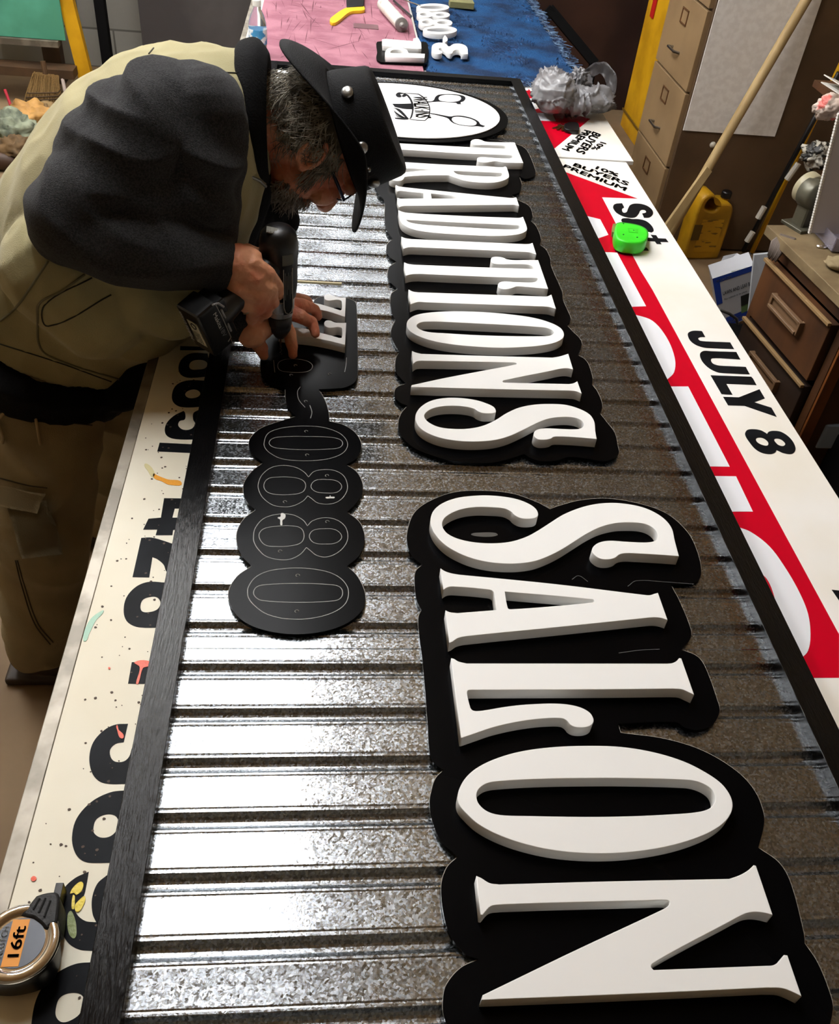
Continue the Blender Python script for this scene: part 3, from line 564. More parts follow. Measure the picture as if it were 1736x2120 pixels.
o = link('banner_text', joinmesh('t', [text_px('WALK·INS', (W[0] + 395 / W[2], W[1] + 318 / W[2]), (W[0] + 432 / W[2], W[1] + 556 / W[2]), .050, zz + .0004, .012)]), VBLACK, None); o.parent = op

# ---- little bamboo stick lying in a groove
bm = bmesh.new(); q0 = P(612, 583, MZ + .004); q1 = P(707, 588, MZ + .004); tube(bm, [q0, q1], .0035, 8)
o = mk('wooden_dowel', bm, mat('pale_wood', '#c9bd94', .6), None); tag(root_mesh(o), 'thin pale wooden stick lying on the corrugated steel beside the drill', 'stick')

# ================================================================== far end of the table
PINK = mat('pink_foam', '#9f6b78', .85, col2='#885563', nscale=9, bump=.5, bscale=60)
zp = TZ + .022
t = thing('cutting_board', 'scarred pink foam board on the far end of the table', 'foam board', (.03, 4.3, TZ))
bm = bmesh.new(); box(bm, (.028, 4.30, TZ + .011), (.62, 1.78, .0215), bev=.002); mk('foam_slab', bm, PINK, t)
rs = random.Random(11); CUT = mat('knife_cut', '#5c2f3a', .9)
bm = bmesh.new()
for k in range(170):
    x = rs.uniform(-.26, .32); y = rs.uniform(3.43, 5.1); along = rs.random() < .66
    a = rs.gauss(PI / 2 if along else 0, .10 if rs.random() < .8 else .6); L = rs.uniform(.03, .35 if along else .2); wd = rs.uniform(.0006, .0022)
    d = Vector((math.cos(a), math.sin(a), 0)); n = Vector((-d.y, d.x, 0))
    p0 = Vector((x, y, zp + .0002)); p1 = p0 + d * L
    p1.x = max(-.27, min(.325, p1.x)); p1.y = min(5.15, p1.y)
    vs = [bm.verts.new(p0 - n * wd), bm.verts.new((p0 + p1) / 2 - n * wd * 1.3 + n * rs.gauss(0, .001)), bm.verts.new(p1), bm.verts.new((p0 + p1) / 2 + n * wd)]
    bm.faces.new(vs)
mk('knife_cuts', bm, CUT, t)
def dline(name, pts, z, wd, m, par): return None
# rug
RUG = mat('blue_rug', '#1b5f9c', .7, col2='#10345f', nscale=7, nmix=(.4, .62), bump=1.0, bscale=120, sheen=.03)
RUG2 = mat('navy_rug_swirl', '#14203f', .95, col2='#27507e', nscale=30, bump=1.0, bscale=120)
FRG = mat('rug_fringe', '#5d7896', .9, col2='#20304e', nscale=40)
t = thing('rug', 'blue shaggy rug with pale fringe on the far end of the table', 'rug', (.64, 4.3, TZ))
bm = bmesh.new(); NX, NY = 46, 130; rows = []
for j in range(NY + 1):
    rows.append([bm.verts.new((.350 + .585 * i / NX, 3.43 + 1.75 * j / NY, TZ2 + .007 + .004 * noise.noise(Vector((i * .5, j * .5, 0))) + .006 * noise.noise(Vector((i * .12, j * .1, 3))))) for i in range(NX + 1)])
for a, b in zip(rows, rows[1:]):
    for i in range(NX): bm.faces.new((a[i], a[i + 1], b[i + 1], b[i]))
bmesh.ops.solidify(bm, geom=bm.faces[:], thickness=.005)
mk('rug_pile', bm, RUG, t, True)
bm = bmesh.new(); rs = random.Random(5)
for k in range(640):
    if k < 430: x, y = .93 + rs.uniform(-.015, .01), 3.43 + 1.72 * rs.random(); d = Vector((1, rs.uniform(-.9, .9), 0))
    else: x, y = .36 + .57 * rs.random(), 3.44; d = Vector((rs.uniform(-.9, .9), -1, 0))
    d.normalize(); L = rs.uniform(.02, .045); z = TZ2 + .012
    pts = [Vector((x, y, z))]
    for s_ in range(3):
        d2 = d + Vector((rs.uniform(-.5, .5), rs.uniform(-.5, .5), rs.uniform(-.25, .12))); pts.append(pts[-1] + d2 * L / 3); pts[-1].z = max(pts[-1].z, TZ2 + .002)
    tube(bm, pts, .0017, 4)
mk('fringe', bm, FRG, t)
bm = bmesh.new()
for k in range(2600):     # loose pile tufts in swirls
    x, y = rs.uniform(.36, .93), 3.45 + 1.7 * rs.random() ** 1.4
    v = noise.noise(Vector((x * 5, y * 3.2, 7)))
    if v < .12: continue
    a = v * 9; d = Vector((math.cos(a), math.sin(a), .5)); z = TZ2 + .008
    tube(bm, [Vector((x, y, z)), Vector((x, y, z)) + d * .008, Vector((x, y, z)) + d * .014 - Vector((0, 0, .004))], .0016, 3)
o = mk('pile_tufts', bm, RUG2, t); tag(o, kind='stuff')

# loose white digits on the rug
RZ = TZ2 + .015
def ring(cx, cy, rx, ry, k=1.0): return [(cx + rx * k * math.cos(2 * PI * i / 28), cy + ry * k * math.sin(2 * PI * i / 28)) for i in range(28)]
U = (500, 0, 2.553)
def up(l): return [(U[0] + x / U[2], U[1] + y / U[2]) for x, y in l]
g = 'loose raised digits on the blue rug'
RH = RZ + .019
letter('0', g, [up(ring(1010, 38, 87, 20)), up(ring(1010, 38, 68, 9))], 'farthest white raised digit 0 lying on the blue rug', RH)
letter('8', g, [S(U, (925,72),(945,60),(985,58),(1003,66),(1030,62),(1075,64),(1100,76),(1085,90),(1045,93),(1005,86),(985,92),(945,90)), up(ring(966, 75, 24, 8)), up(ring(1055, 78, 30, 7))], 'white raised digit 8 on the blue rug next to the farthest 0', RH)
letter('8', g, [S(U, (935,112),(955,99),(995,97),(1015,106),(1045,101),(1090,104),(1113,118),(1100,134),(1055,137),(1015,128),(995,135),(950,132)), up(ring(978, 116, 25, 9)), up(ring(1065, 119, 32, 8))], 'white raised digit 8 on the blue rug next to the nearer 0', RH)
letter('0', g, [up(ring(1048, 158, 90, 22)), up(ring(1048, 158, 70, 10))], 'nearer white raised digit 0 lying on the blue rug', RH)
letter('-', g, [S(U, (1074,185,c),(1086,200),(1088,212),(1076,220),(1064,212),(1064,200))], 'small white raised drop shaped mark on the rug before the digit 3', RH)
letter('3', g, [S(U, (1005,245),(1020,230),(1050,225),(1080,232),(1095,245),(1120,232),(1160,232),(1190,248),(1196,285,c),(1160,285,c),(1158,268),(1135,262),(1118,270),(1110,282),(1090,278),(1075,262),(1050,252),(1042,262),(1060,275),(1040,285),(1010,275))], 'white raised digit 3 lying alone on the near edge of the rug', RH)
# plate with the letters PH on the pink foam
t = thing('letter_plate', 'small black plate with white letters Ph standing on the pink foam', 'sign plate', (.27, 3.55, zp))
slab('backing', [S(U, (713,225),(735,218,c),(975,222,c),(985,240),(978,325),(960,338,c),(735,328,c),(712,310),(716,275))], zp + .008, .006, BLACKB, t)
slab('raised_letter', [S(U, (742,208,c),(760,205,c),(905,217,c),(907,203,c),(932,198,c),(948,225,c),(950,256,c),(930,258),(790,246),(745,240,c))], zp + .026, .018, WHITE, t, .0006)
slab('raised_letter', [S(U, (968,284,c),(966,306,c),(762,300,c),(758,275),(778,254),(825,251),(870,262),(882,280,c)), S(U, (785,276),(800,263),(838,263),(856,272),(855,281),(800,280))], zp + .026, .018, WHITE, t, .0006)

# utility knife, caulk tube, water bottle and oddments
YEL = mat('yellow_plastic', '#e8bd1c', .45)
t = thing('snap_knife', 'yellow and black snap blade knife on the pink foam', 'knife', P(715, 25, zp))
z = zp + .012
slab('handle', [sm([(686,35),(720,14),(752,12),(754,20),(725,24),(695,46),(683,44)])], z, .012, YEL, t, .001)
slab('grip', [sm([(716,-12,c),(754,-12,c),(752,12,c),(718,14,c)])], z + .003, .016, PLASTIC, t, .001)
t = thing('caulk_tube', 'white caulk cartridge with grey nozzle on the pink foam', 'tube', P(820, 30, zp))
a, b = P(792, 8, zp + .026), P(830, 50, zp + .026); d = (b - a).normalized()
bm = bmesh.new(); tube(bm, [a, a + d * .003, b - d * .004, b], [.024, .0255, .0255, .024], 24); mk('cartridge', bm, mat('tube_white', '#d9d6cd', .5, col2='#a49f94', nscale=30, nmix=(.55, .75)), t, False)
bm = bmesh.new(); tube(bm, [b, b + d * .012, b + d * .016, b + d * .03], [.026, .026, .012, .007], 20); mk('end_cap', bm, mat('tube_cap', '#8c8a86', .4, .3), t)
t = thing('caulk_gun', 'thin metal caulk gun rod beside the caulk cartridge', 'tool', P(860, 20, zp))
bm = bmesh.new(); tube(bm, [P(815, 2, zp + .01), P(851, 34, zp + .01)], .005, 8); tube(bm, [P(815, -8, zp + .016), P(870, 12, zp + .016)], .003, 8); mk('gun_rod', bm, STEEL, t)
bm = bmesh.new(); q = P(757, 55, zp); box(bm, (q.x, q.y, zp + .001), (.10, .07, .0016)); o = mk('tape_patch', bm, mat('brown_tape', '#7d5a60', .3, coat=.4), None); tag(root_mesh(o), 'strip of brown packing tape stuck to the pink foam', 'tape')
bm = bmesh.new(); q = P(945, 12, RZ); box(bm, (q.x + .02, q.y, TZ2 + .024), (.11, .06, .026), bev=.004); o = mk('sanding_block', bm, mat('sponge', '#7c7a52', .9, bump=.4, bscale=200), None); tag(root_mesh(o), 'olive sanding sponge on the far side of the blue rug', 'sponge')
BOT = mat('clear_pet', '#e9f1f4', .06, trans=.92, ior=1.25)
q = P(535, 128, TZ)
t = thing('water_bottle', 'clear plastic water bottle with blue label beside the pink foam', 'bottle', (q.x, q.y, TZ))
k_ = 1.0
M = T((q.x, q.y, TZ))
bm = bmesh.new(); lathe(bm, [(.026, 0), (.031, .006), (.030, .02), (.0315, .035), (.030, .045), (.0315, .06), (.0315, .115), (.030, .13), (.022, .155), (.014, .17), (.013, .185)], M, 28); mk('bottle_body', bm, BOT, t, True)
bm = bmesh.new(); lathe(bm, [(.0322, .062), (.0324, .064), (.0324, .108), (.0322, .110)], M, 28); mk('label', bm, mat('bottle_label', '#3f8fc4', .4, col2='#e6eef2', nscale=28, nmix=(.5, .55)), t)
bm = bmesh.new(); lathe(bm, [(.0145, .180), (.0150, .182), (.0150, .198), (.0135, .2)], M, 20); mk('cap', bm, mat('white_cap', '#e6e6e2', .4), t)

# ---- grey plastic bag
BAGM = mat('grey_plastic_film', '#8a8a8c', .32, col2='#6e6c6e', nscale=5, trans=.1, spec=.6)
t = thing('plastic_bag', 'crumpled grey plastic shopping bag on the right edge of the table', 'bag', (.87, 3.24, TZ2))
KN = P(1198, 150, TZ2 + .125)
def pleats(co):
    d = co - KN; r = max(d.length, .012); d = d / r
    th = math.atan2(d.z * 1.0, d.x); ph = math.atan2(d.y, d.x)
    pl_ = 1 - abs(noise.noise(Vector((th * 2.6, ph * 2.6, 1 + r * 3)))) * 3.0
    vd = noise.voronoi(Vector((co.x * 9, co.y * 6, co.z * 14)))[0]; vd2 = noise.voronoi(co * 34)[0]
    return .013 * pl_ * min(1, .12 / r) - .30 * (min(vd[1] - vd[0], .04)) + .004 * noise.noise(co * 40)
bm = bmesh.new()
def el3(c_, r_): ell(bm, c_, (Vector((r_[0], 0, 0)), Vector((0, r_[1], 0)), Vector((0, 0, r_[2]))))
el3(P(1146, 190, TZ2 + .075), (.076, .115, .072)); el3(P(1190, 208, TZ2 + .055), (.110, .080, .048)); el3(P(1240, 206, TZ2 + .050), (.060, .075, .044)); el3(P(1198, 162, TZ2 + .10), (.03, .04, .035))
for v in bm.verts: v.co.z = max(v.co.z, TZ2 + .003)
bag = blob('bag_body', bm, BAGM, t, .0045, 1, .4, pleats)
for v in bag.data.vertices: v.co.z = max(v.co.z, TZ2 + .001)
bm = bmesh.new(); rings = []; hc = P(1240, 172, TZ2 + .075); n = 40
for f_ in (0, .25, .5, .75, 1):
    rr = []
    for k in range(n):
        a = 2 * PI * k / n; wob = .006 * noise.noise(Vector((math.cos(a) * 2, math.sin(a) * 2, f_ * 2)))
        rx = .026 + f_ * .038; rz = .020 + f_ * .040
        rr.append(bm.verts.new(hc + Vector((rx * math.cos(a) + wob + .01 * math.sin(a), .03 * math.sin(a) + wob * 3 + .008 * math.sin(5 * a) * f_, rz * math.sin(a) - .010 * math.cos(a) + wob))))
    rings.append(rr)
for a, b in zip(rings, rings[1:]):
    for k in range(n): bm.faces.new((a[k], a[(k + 1) % n], b[(k + 1) % n], b[k]))
bmesh.ops.solidify(bm, geom=bm.faces[:], thickness=.003)
mk('bag_handle', bm, BAGM, t, True)

# ---- keys and fob
z = TZ2 + .001
t = thing('key_set', 'car keys with black remote fob on the red stripe', 'keys', P(1180, 265, z))
slab('remote_fob', [sm([(1168,256,c),(1178,252),(1196,254),(1199,262),(1198,270,c),(1175,268),(1168,264)])], z + .012, .012, PLASTIC, t, .002)
bm = bmesh.new(); a = P(1167, 258, z + .004); tube(bm, [a + Vector((.012 * math.cos(i * PI / 8), .012 * math.sin(i * PI / 8), 0)) for i in range(17)], .0012, 6); mk('key_ring', bm, STEEL, t)
BR = mat('brass_key', '#8b6a3d', .3, .9)
for (x1, y1) in ((1152, 268), (1160, 276), (1155, 262)):
    bm = bmesh.new(); b = P(x1, y1, z + .002); d = (b - a).normalized(); M = frame(a + d * .010, d, (0, 0, 1))
    lathe(bm, [(.0095, 0), (.0095, .002)], M @ T((.008, 0, -.001)), 16); box(bm, (.030, 0, 0), (.032, .006, .0018), M); box(bm, (.038, .0035, 0), (.012, .003, .0018), M)
    mk('key', bm, BR, t)

# ---- green tape measure
GRN = mat('lime_plastic', '#3fe02a', .42, col2='#35cc24', nscale=10)
t = thing('tape_measure', 'bright green tape measure on the white board beside Sat', 'tape measure', P(1310, 500, TZ))
z = TZ + .036
GL = S(H_, (997,1600),(1015,1590),(1050,1585),(1200,1607),(1290,1640),(1332,1690),(1322,1760),(1260,1795),(1110,1790),(1030,1765),(995,1735),(982,1660))
slab('case', [GL], z, .032, GRN, t, .004)
slab('seam_band', [GL], TZ + .018, .0012, mat('lime_dark', '#2a9a1c', .6), t, -.0006)
slab('case_label', [S(H_, (1118,1642,c),(1228,1655,c),(1225,1697,c),(1130,1687,c))], z + .0006, .001, mat('lime_dark2', '#37c522', .5), t)
slab('label_center', [S(H_, (1140,1655,c),(1195,1660,c),(1195,1690,c),(1142,1685,c))], z + .0010, .001, GRN, t)
bm = bmesh.new()
for x, y in ((1180,1672),(1072,1715),(1217,1745),(1072,1600)):
    q = P(H_[0] + x / H_[2], H_[1] + y / H_[2], z); lathe(bm, [(.002, 0), (.002, .0014)], T(q), 12)
mk('screw', bm, mat('green_screw', '#1d5a35', .4), t)
slab('tape_tongue', [S(H_, (962,1600,c),(990,1595,c),(985,1690,c),(955,1685,c))], TZ + .022, .014, mat('tongue', '#77753a', .5), t)

# ---- silver tape measure in the near left corner
t = thing('tape_measure', 'black tape measure with chrome dial reading 16ft in the near left corner', 'tape measure', P(45, 1950, TZ))
TM = (0, 1780, 5.787); z = TZ + .038
slab('case', [S(TM, (-330,760),(-200,660),(0,640,c),(110,612),(215,618),(380,640),(560,700),(640,800),(665,960),(640,1130),(560,1290),(430,1390),(250,1450),(0,1480),(-200,1440),(-330,1300),(-380,1020))], z, .036, PLASTIC, t, .004)
slab('grip', [S(TM, (245,655,c),(430,425,c),(520,395),(640,378),(690,395),(712,460),(705,600),(685,765,c),(600,790),(565,822),(530,815),(480,760),(400,700,c))], z + .006, .040, mat('black_rubber', '#0e0e0e', .6, bump=.2, bscale=300), t, .003)
bm = bmesh.new()
cc = P(TM[0] + 235 / TM[2], TM[1] + 1010 / TM[2], z)
lathe(bm, [(.0385, 0), (.039, .003), (.036, .0055), (.032, .006), (.0285, .0045), (.0275, .0028), (.0265, .0028), (.001, .0028)], T(cc), 56); mk('chrome_dial', bm, CHROME, t, True)
bm = bmesh.new(); lathe(bm, [(.0245, .0028), (.0245, .0034)], T(cc), 48); mk('dial_label', bm, mat('dial_grey', '#55585e', .35, .5), t)
bm = bmesh.new()
for i in range(24):
    pass
loop = []
for i in range(9): a = PI / 2 - .40 + .8 * i / 8; loop.append((.0245 * math.sin(a - PI / 2) * 1.0, .0245 * math.cos(a - PI / 2)))
hw = .0082; oy = .0
lp = [(-hw, y) for y in (-.0228, .0228)] + [(hw, y) for y in (.0228, -.0228)]
me = slabmesh('band', [[(cc.x - .003 + x, cc.y + y) for x, y in lp]], cc.z + .0038, .0004); link('orange_band', me, mat('orange_label', '#e0922c', .45), t)
me = joinmesh('t', [textmesh('16ft', .030, .011, frame((cc.x + .0035, cc.y - .014, cc.z + .0042), (0, 1, 0), (0, 0, 1)), .015)])
link('dial_text', me, VBLACK, t)
link('brand_text', textmesh('KLUTCH', .030, .0065, frame((cc.x - .0125, cc.y - .014, cc.z + .0038), (0, 1, 0), (0, 0, 1)), .02), mat('label_white', '#dcdcdc', .4), t)
bm = bmesh.new()
for (x0, y0, x1, y1) in ((475,465,400,595),(545,460,465,635),(605,490,530,685)):
    a, b = P(TM[0] + x0 / TM[2], TM[1] + y0 / TM[2], z + .006), P(TM[0] + x1 / TM[2], TM[1] + y1 / TM[2], z + .006); tube(bm, [a, b], .0012, 6)
mk('grip_rib', bm, mat('rib_black', '#020202', .8), t)
bm = bmesh.new(); q = P(128, 1862, TZ); box(bm, (q.x, q.y, TZ + .012), (.008, .016, .02), bev=.001); mk('tape_tongue', bm, PLASTIC, t)
# ================================================================== right hand side of the shop
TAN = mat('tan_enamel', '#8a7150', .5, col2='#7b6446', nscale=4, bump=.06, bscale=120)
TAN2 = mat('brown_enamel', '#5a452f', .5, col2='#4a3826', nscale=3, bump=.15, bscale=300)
t = thing('filing_cabinet', 'tan steel filing cabinet with white panel on its brown side', 'cabinet', (1.9, 4.27, 0))
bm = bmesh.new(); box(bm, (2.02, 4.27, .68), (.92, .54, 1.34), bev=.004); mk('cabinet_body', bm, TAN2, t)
for i in range(4):
    z0 = .06 + i * .325
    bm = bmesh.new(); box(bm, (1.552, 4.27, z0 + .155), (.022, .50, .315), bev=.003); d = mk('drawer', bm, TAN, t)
    bm = bmesh.new()
    y0 = 4.27; zh = z0 + .10
    tube(bm, [(1.540, y0 - .05, zh), (1.515, y0 - .045, zh + .004), (1.515, y0 + .045, zh + .004), (1.540, y0 + .05, zh)], .006, 8)
    mk('handle', bm, STEEL, d)
    bm = bmesh.new()
    zl = z0 + .235
    for (dy, dz, sy, sz) in ((0, .028, .085, .006), (0, -.028, .085, .006), (.04, 0, .006, .056), (-.04, 0, .006, .056)): box(bm, (1.540, y0 + dy, zl + dz), (.006, sy, sz))
    mk('label_holder', bm, mat('old_brass', '#6d4c30', .5, .5), d)
bm = bmesh.new(); a = PY(1414, 271, 3.995); b = PY(1603, 281, 3.995)
vs = [PY(1413, 272, 3.994), PY(1604, 281, 3.994)]
x0, x1 = vs[0].x, vs[1].x; z0 = (vs[0].z + vs[1].z) / 2
box(bm, ((x0 + x1) / 2, 3.997, z0 + .37), (x1 - x0, .005, .74)); mk('white_panel', bm, mat('panel_white', '#efebe5', .5, col2='#e4dfd8', nscale=40), t)
bm = bmesh.new(); q = PY(1475, 300, 3.985); ell(bm, q, (Vector((.014, 0, 0)), Vector((0, .012, 0)), Vector((0, 0, .014)))); mk('knob', bm, mat('knob_white', '#b9b2a2', .4), t, True)
YP = mat('yellow_paint', '#d29e12', .5, col2='#b98709', nscale=5, bump=.1)
t = thing('yellow_cabinet', 'tall yellow painted cabinet standing beyond the filing cabinet', 'cabinet', (2.2, 5.55, 0))
bm = bmesh.new(); box(bm, (2.16, 5.50, .72), (.64, .52, 1.44), bev=.004); mk('cabinet_body', bm, YP, t)
bm = bmesh.new(); box(bm, (1.832, 5.50, .10), (.006, .52, .012)); mk('seam_line', bm, mat('seam_dark', '#6b4f0b', .6), t)
bm = bmesh.new(); q = PX(1352, 20, 1.836); box(bm, (1.834, q.y, q.z + .10), (.006, .06, .28)); mk('red_tape', bm, mat('red_tape', '#b01414', .5), t)
bm = bmesh.new(); q = PX(1388, 15, 1.836); box(bm, (1.834, q.y, q.z + .08), (.006, .06, .20)); mk('paper_patch', bm, mat('peach_paper', '#c9a37c', .6), t)
# back wall cupboard, dark maroon with trim
t = thing('maroon_cupboard', 'dark maroon panelled cupboard along the far wall', 'cupboard', (1.6, 6.3, 0))
bm = bmesh.new(); box(bm, (1.75, 6.30, .62), (2.2, .5, 1.24), bev=.004); mk('cupboard_body', bm, REDW, t)
bm = bmesh.new(); box(bm, (1.75, 6.03, .80), (2.2, .04, .03), bev=.006); mk('moulding', bm, mat('red_trim', '#6a3527', .4), t)
bm = bmesh.new()
a, b = PY(1140, 22, 5.6), PY(1228, 128, 5.5)
box(bm, (b.x, b.y, b.z / 2), (.04, .04, b.z))
for (A, B) in ((a, b), (a, PY(1118, 45, 5.6))):
    d = (B - A); M = frame(A, d, (0, -1, .3)); box(bm, (d.length / 2, 0, 0), (d.length + .03, .05, .03), M)
o = mk('metal_bracket', bm, BLACK, None); tag(root_mesh(o), 'black angle bracket leaning in the dark gap behind the table', 'bracket')

# pole and stick
WOOD = mat('pale_pole_wood', '#b39a6b', .6, col2='#9a8154', nscale=10, stretch=(1, 1, .2))
a, b = PY(1443, 385, 3.80), PY(1668, 0, 3.93); d = (b - a).normalized()
a0 = a - d * ((a.z - .02) / d.z); b1 = b + d * .55
bm = bmesh.new(); tube(bm, [a0, a, b, b1], .0205, 14); o = mk('wooden_pole', bm, WOOD, None, True); tag(root_mesh(o), 'long round pale wooden pole leaning on the filing cabinet', 'pole')
bm = bmesh.new(); q = PY(1432, 398, 3.72); q2 = PY(1466, 350, 3.76); M = frame(q, q2 - q, (0, -1, 0)); L = (q2 - q).length; box(bm, (L / 2 - .12, 0, 0), (L + .24, .035, .018), M, .002); o = mk('wood_offcut', bm, WOOD, None); tag(root_mesh(o), 'short flat wood strip beside the foot of the round pole', 'wood strip')
a, b = P(1556, 522, .012), PY(1736, 142, 3.93); d = (b - a).normalized()
YS = mat('yellow_stick', '#d2a012', .45)
bm = bmesh.new(); tube(bm, [a, b, b + d * .6], .0115, 12); o = mk('yellow_rod', bm, YS, None, True); tag(root_mesh(o), 'thin yellow fibreglass rod leaning on the cabinet side', 'rod')
bm = bmesh.new(); q0, q1 = P(1538, 520, .012), PY(1640, 330, 3.90); tube(bm, [q0, q0 + (q1 - q0) * .5, q1, q1 + (q1 - q0) * .8], .011, 10)
t = thing('black_rod', 'black rod with white bands leaning beside the yellow rod', 'rod', q0)
mk('shaft', bm, PLASTIC, t, True)
for (x0_, y0_, x1_, y1_) in ((1628, 372, 1652, 338), (1568, 452, 1582, 428), (1545, 500, 1558, 480)):
    bm = bmesh.new(); A, B = PY(x0_, y0_, 3.89), PY(x1_, y1_, 3.89); tube(bm, [A, B], .0135, 10); mk('white_band', bm, mat('band_white', '#b9b3a6', .5), t)

# jug
JUG = mat('jug_yellow', '#b0830c', .5, col2='#8f6a08', nscale=7)
def quadbox(bm, f, depth):    # f: four world corners (tl, tr, br, bl); extruded away along +y
    v = [bm.verts.new(p) for p in f]; w_ = [bm.verts.new(Vector(p) + Vector(depth)) for p in f]
    bm.faces.new(v); bm.faces.new(w_[::-1])
    for i in range(4): bm.faces.new((v[i], w_[i], w_[(i + 1) % 4], v[(i + 1) % 4]))
jf = P(1405, 522, .002) + Vector((0, -.075, 0)); jx = Vector((.985, .12, 0)); jy = Vector((-.17, .985, 0))
MJ = frame(jf, jx, (0, 0, 1)) @ Matrix.Scale(.84, 4)
t = thing('plastic_jug', 'dirty yellow plastic fluid jug with black cap on the floor', 'jug', jf)
bm = bmesh.new()
prof = [(0, 0), (.205, 0), (.215, .012), (.215, .27), (.20, .31), (.175, .325), (.10, .33), (.07, .375), (.02, .365), (.0, .32), (-.004, .2), (-.004, .012)]
me = slabmesh('j', [sm([(x, z) for x, z in prof], n=4), sm([(.038, .325), (.055, .35), (.085, .345), (.115, .315), (.105, .285), (.06, .285), (.038, .30)], n=4)], .13, .13, .012)
me.transform(MJ @ Matrix.Rotation(PI / 2, 4, 'X') @ Matrix.Diagonal((1, 1, -1, 1)) )
bm.from_mesh(me); bmesh.ops.recalc_face_normals(bm, faces=bm.faces[:]); mk('jug_body', bm, JUG, t, True)
bm = bmesh.new(); lathe(bm, [(.021, .30), (.021, .345), (.0, .345)][:2], MJ @ T((.178, .065, 0)), 18); mk('neck', bm, JUG, t)
bm = bmesh.new(); lathe(bm, [(.027, .335), (.028, .338), (.028, .365), (.024, .37)], MJ @ T((.178, .065, 0)), 24); mk('cap', bm, PLASTIC, t)
bm = bmesh.new(); box(bm, (.11, -.001, .14), (.13, .002, .19), MJ); mk('front_label', bm, mat('jug_label', '#b88a10', .5, col2='#6f5210', nscale=55, nmix=(.58, .62), stretch=(.2, 1, 1.5)), t)
bm = bmesh.new(); box(bm, (.03, -.001, .16), (.05, .003, .09), MJ, .001); mk('side_grip', bm, mat('jug_dark', '#5c440a', .6), t)

# lawn bag box
BXW = mat('box_white', '#b9bcc2', .5); BLUE = mat('box_blue', '#1f3f9a', .45)
O = PY(1497, 672, 3.25); O = Vector((O.x, O.y, max(O.z, .02)))
t = thing('bag_carton', 'white and blue carton of 39 gallon lawn and leaf bags on the floor', 'box', (1.62, 3.3, 0))
TL, TR, BR_, BL = PY(1474, 577, 3.25), PY(1560, 549, 3.25), PY(1556, 655, 3.25), PY(1492, 684, 3.25)
bm = bmesh.new(); quadbox(bm, [TL, TR, BR_, BL], (.02, .12, -.0)); bmesh.ops.recalc_face_normals(bm, faces=bm.faces[:]); mk('carton', bm, BXW, t)
FT = [PY(1497, 530, 3.42), PY(1525, 524, 3.42), PY(1552, 536, 3.42), TR, TL]
bm = bmesh.new(); v = [bm.verts.new(p) for p in FT]; bm.faces.new(v); bmesh.ops.solidify(bm, geom=bm.faces[:], thickness=.004); mk('top_flap', bm, BXW, t)
def onq(u, v, off=.0015): return (TL * (1 - u) * (1 - v) + TR * u * (1 - v) + BR_ * u * v + BL * (1 - u) * v) + Vector((0, -off, 0))
def patch(name, u0, v0, u1, v1, m, off=.0012):
    bm = bmesh.new(); bm.faces.new([bm.verts.new(onq(a, b, off)) for a, b in ((u0, v0), (u1, v0), (u1, v1), (u0, v1))]); mk(name, bm, m, t)
patch('blue_stripe', 0, .0, 1, .10, BLUE); patch('blue_stripe', .2, .80, 1, .98, BLUE); patch('blue_tab', .0, .10, .16, .50, BLUE)
DKG = mat('bag_photo_black', '#191b1c', .5); GNN = mat('bag_photo_green', '#5d7a4a', .6)
patch('bag_picture', .66, .50, .97, .72, DKG, .002); patch('bag_picture', .66, .70, .97, .84, GNN, .002)
def qtext(s, u, v, wd, h, m, off=.0024):
    x = onq(u + .1, v) - onq(u, v); zv = Vector((0, -1, 0)); M = frame(onq(u, v, off), x, zv)
    link('carton_text', textmesh(s, wd, h, M, .012), m, t)
qtext('LAWN AND LEAF BAGS', .20, .36, .135, .018, mat('text_grey', '#3a3d44', .5)); qtext('Put rubbish in its place.', .22, .47, .095, .011, mat('text_grey', '#3a3d44', .5))
qtext('39 GALLON', .08, .085, .06, .010, BXW); qtext('39 GALLON', .25, .93, .06, .012, BXW)
def fl(u, v): 
    a = FT[4] * (1 - u) + FT[3] * u; b = FT[0] * (1 - u) + FT[2] * u; return a * (1 - v) + b * v + Vector((0, -.008, .004))
bm = bmesh.new(); bm.faces.new([bm.verts.new(fl(*p)) for p in ((.45, .08), (.97, .08), (.97, .5), (.75, .62), (.5, .45))]); mk('bag_picture', bm, DKG, t)
bm = bmesh.new(); bm.faces.new([bm.verts.new(fl(*p) + Vector((0, -.002, .001))) for p in ((.42, .08), (.97, .08), (.97, .28), (.42, .24))]); mk('bag_picture', bm, GNN, t)
M = frame(fl(.2, .68), FT[3] - FT[4], Vector((0, -1, .6))); link('carton_text', textmesh('LAWN AND LEAF BAGS', .10, .009, M, .01), mat('text_grey', '#3a3d44', .5), t)

# pale sign panel with black marks
q4 = [PY(1561, 528, 3.12), PY(1625, 522, 3.12), PY(1625, 740, 3.0), PY(1543, 705, 3.0)]
t = thing('placard', 'pale grey sign panel with cut off black letters behind the desk', 'sign panel', (q4[3].x + .05, 3.05, 0))
bm = bmesh.new(); quadbox(bm, [Vector(p) for p in q4], (.0, .012, 0)); bmesh.ops.recalc_face_normals(bm, faces=bm.faces[:]); mk('panel', bm, mat('panel_grey', '#a9adb0', .5), t)
def yq(x, y):
    f_ = (y - 525) / 200.0; return PY(x, y, 3.12 - .12 * f_ - .006)
bm = bmesh.new()
for lp in ([(1572,594),(1590,596),(1592,606),(1571,603)], [(1568,640),(1572,626),(1584,618),(1592,620),(1584,630),(1578,640),(1588,642),(1580,652),(1570,650)], [(1566,662),(1576,655),(1580,662),(1566,670)]):
    bm.faces.new([bm.verts.new(yq(*p)) for p in lp])
mk('lettering', bm, VBLACK, t)
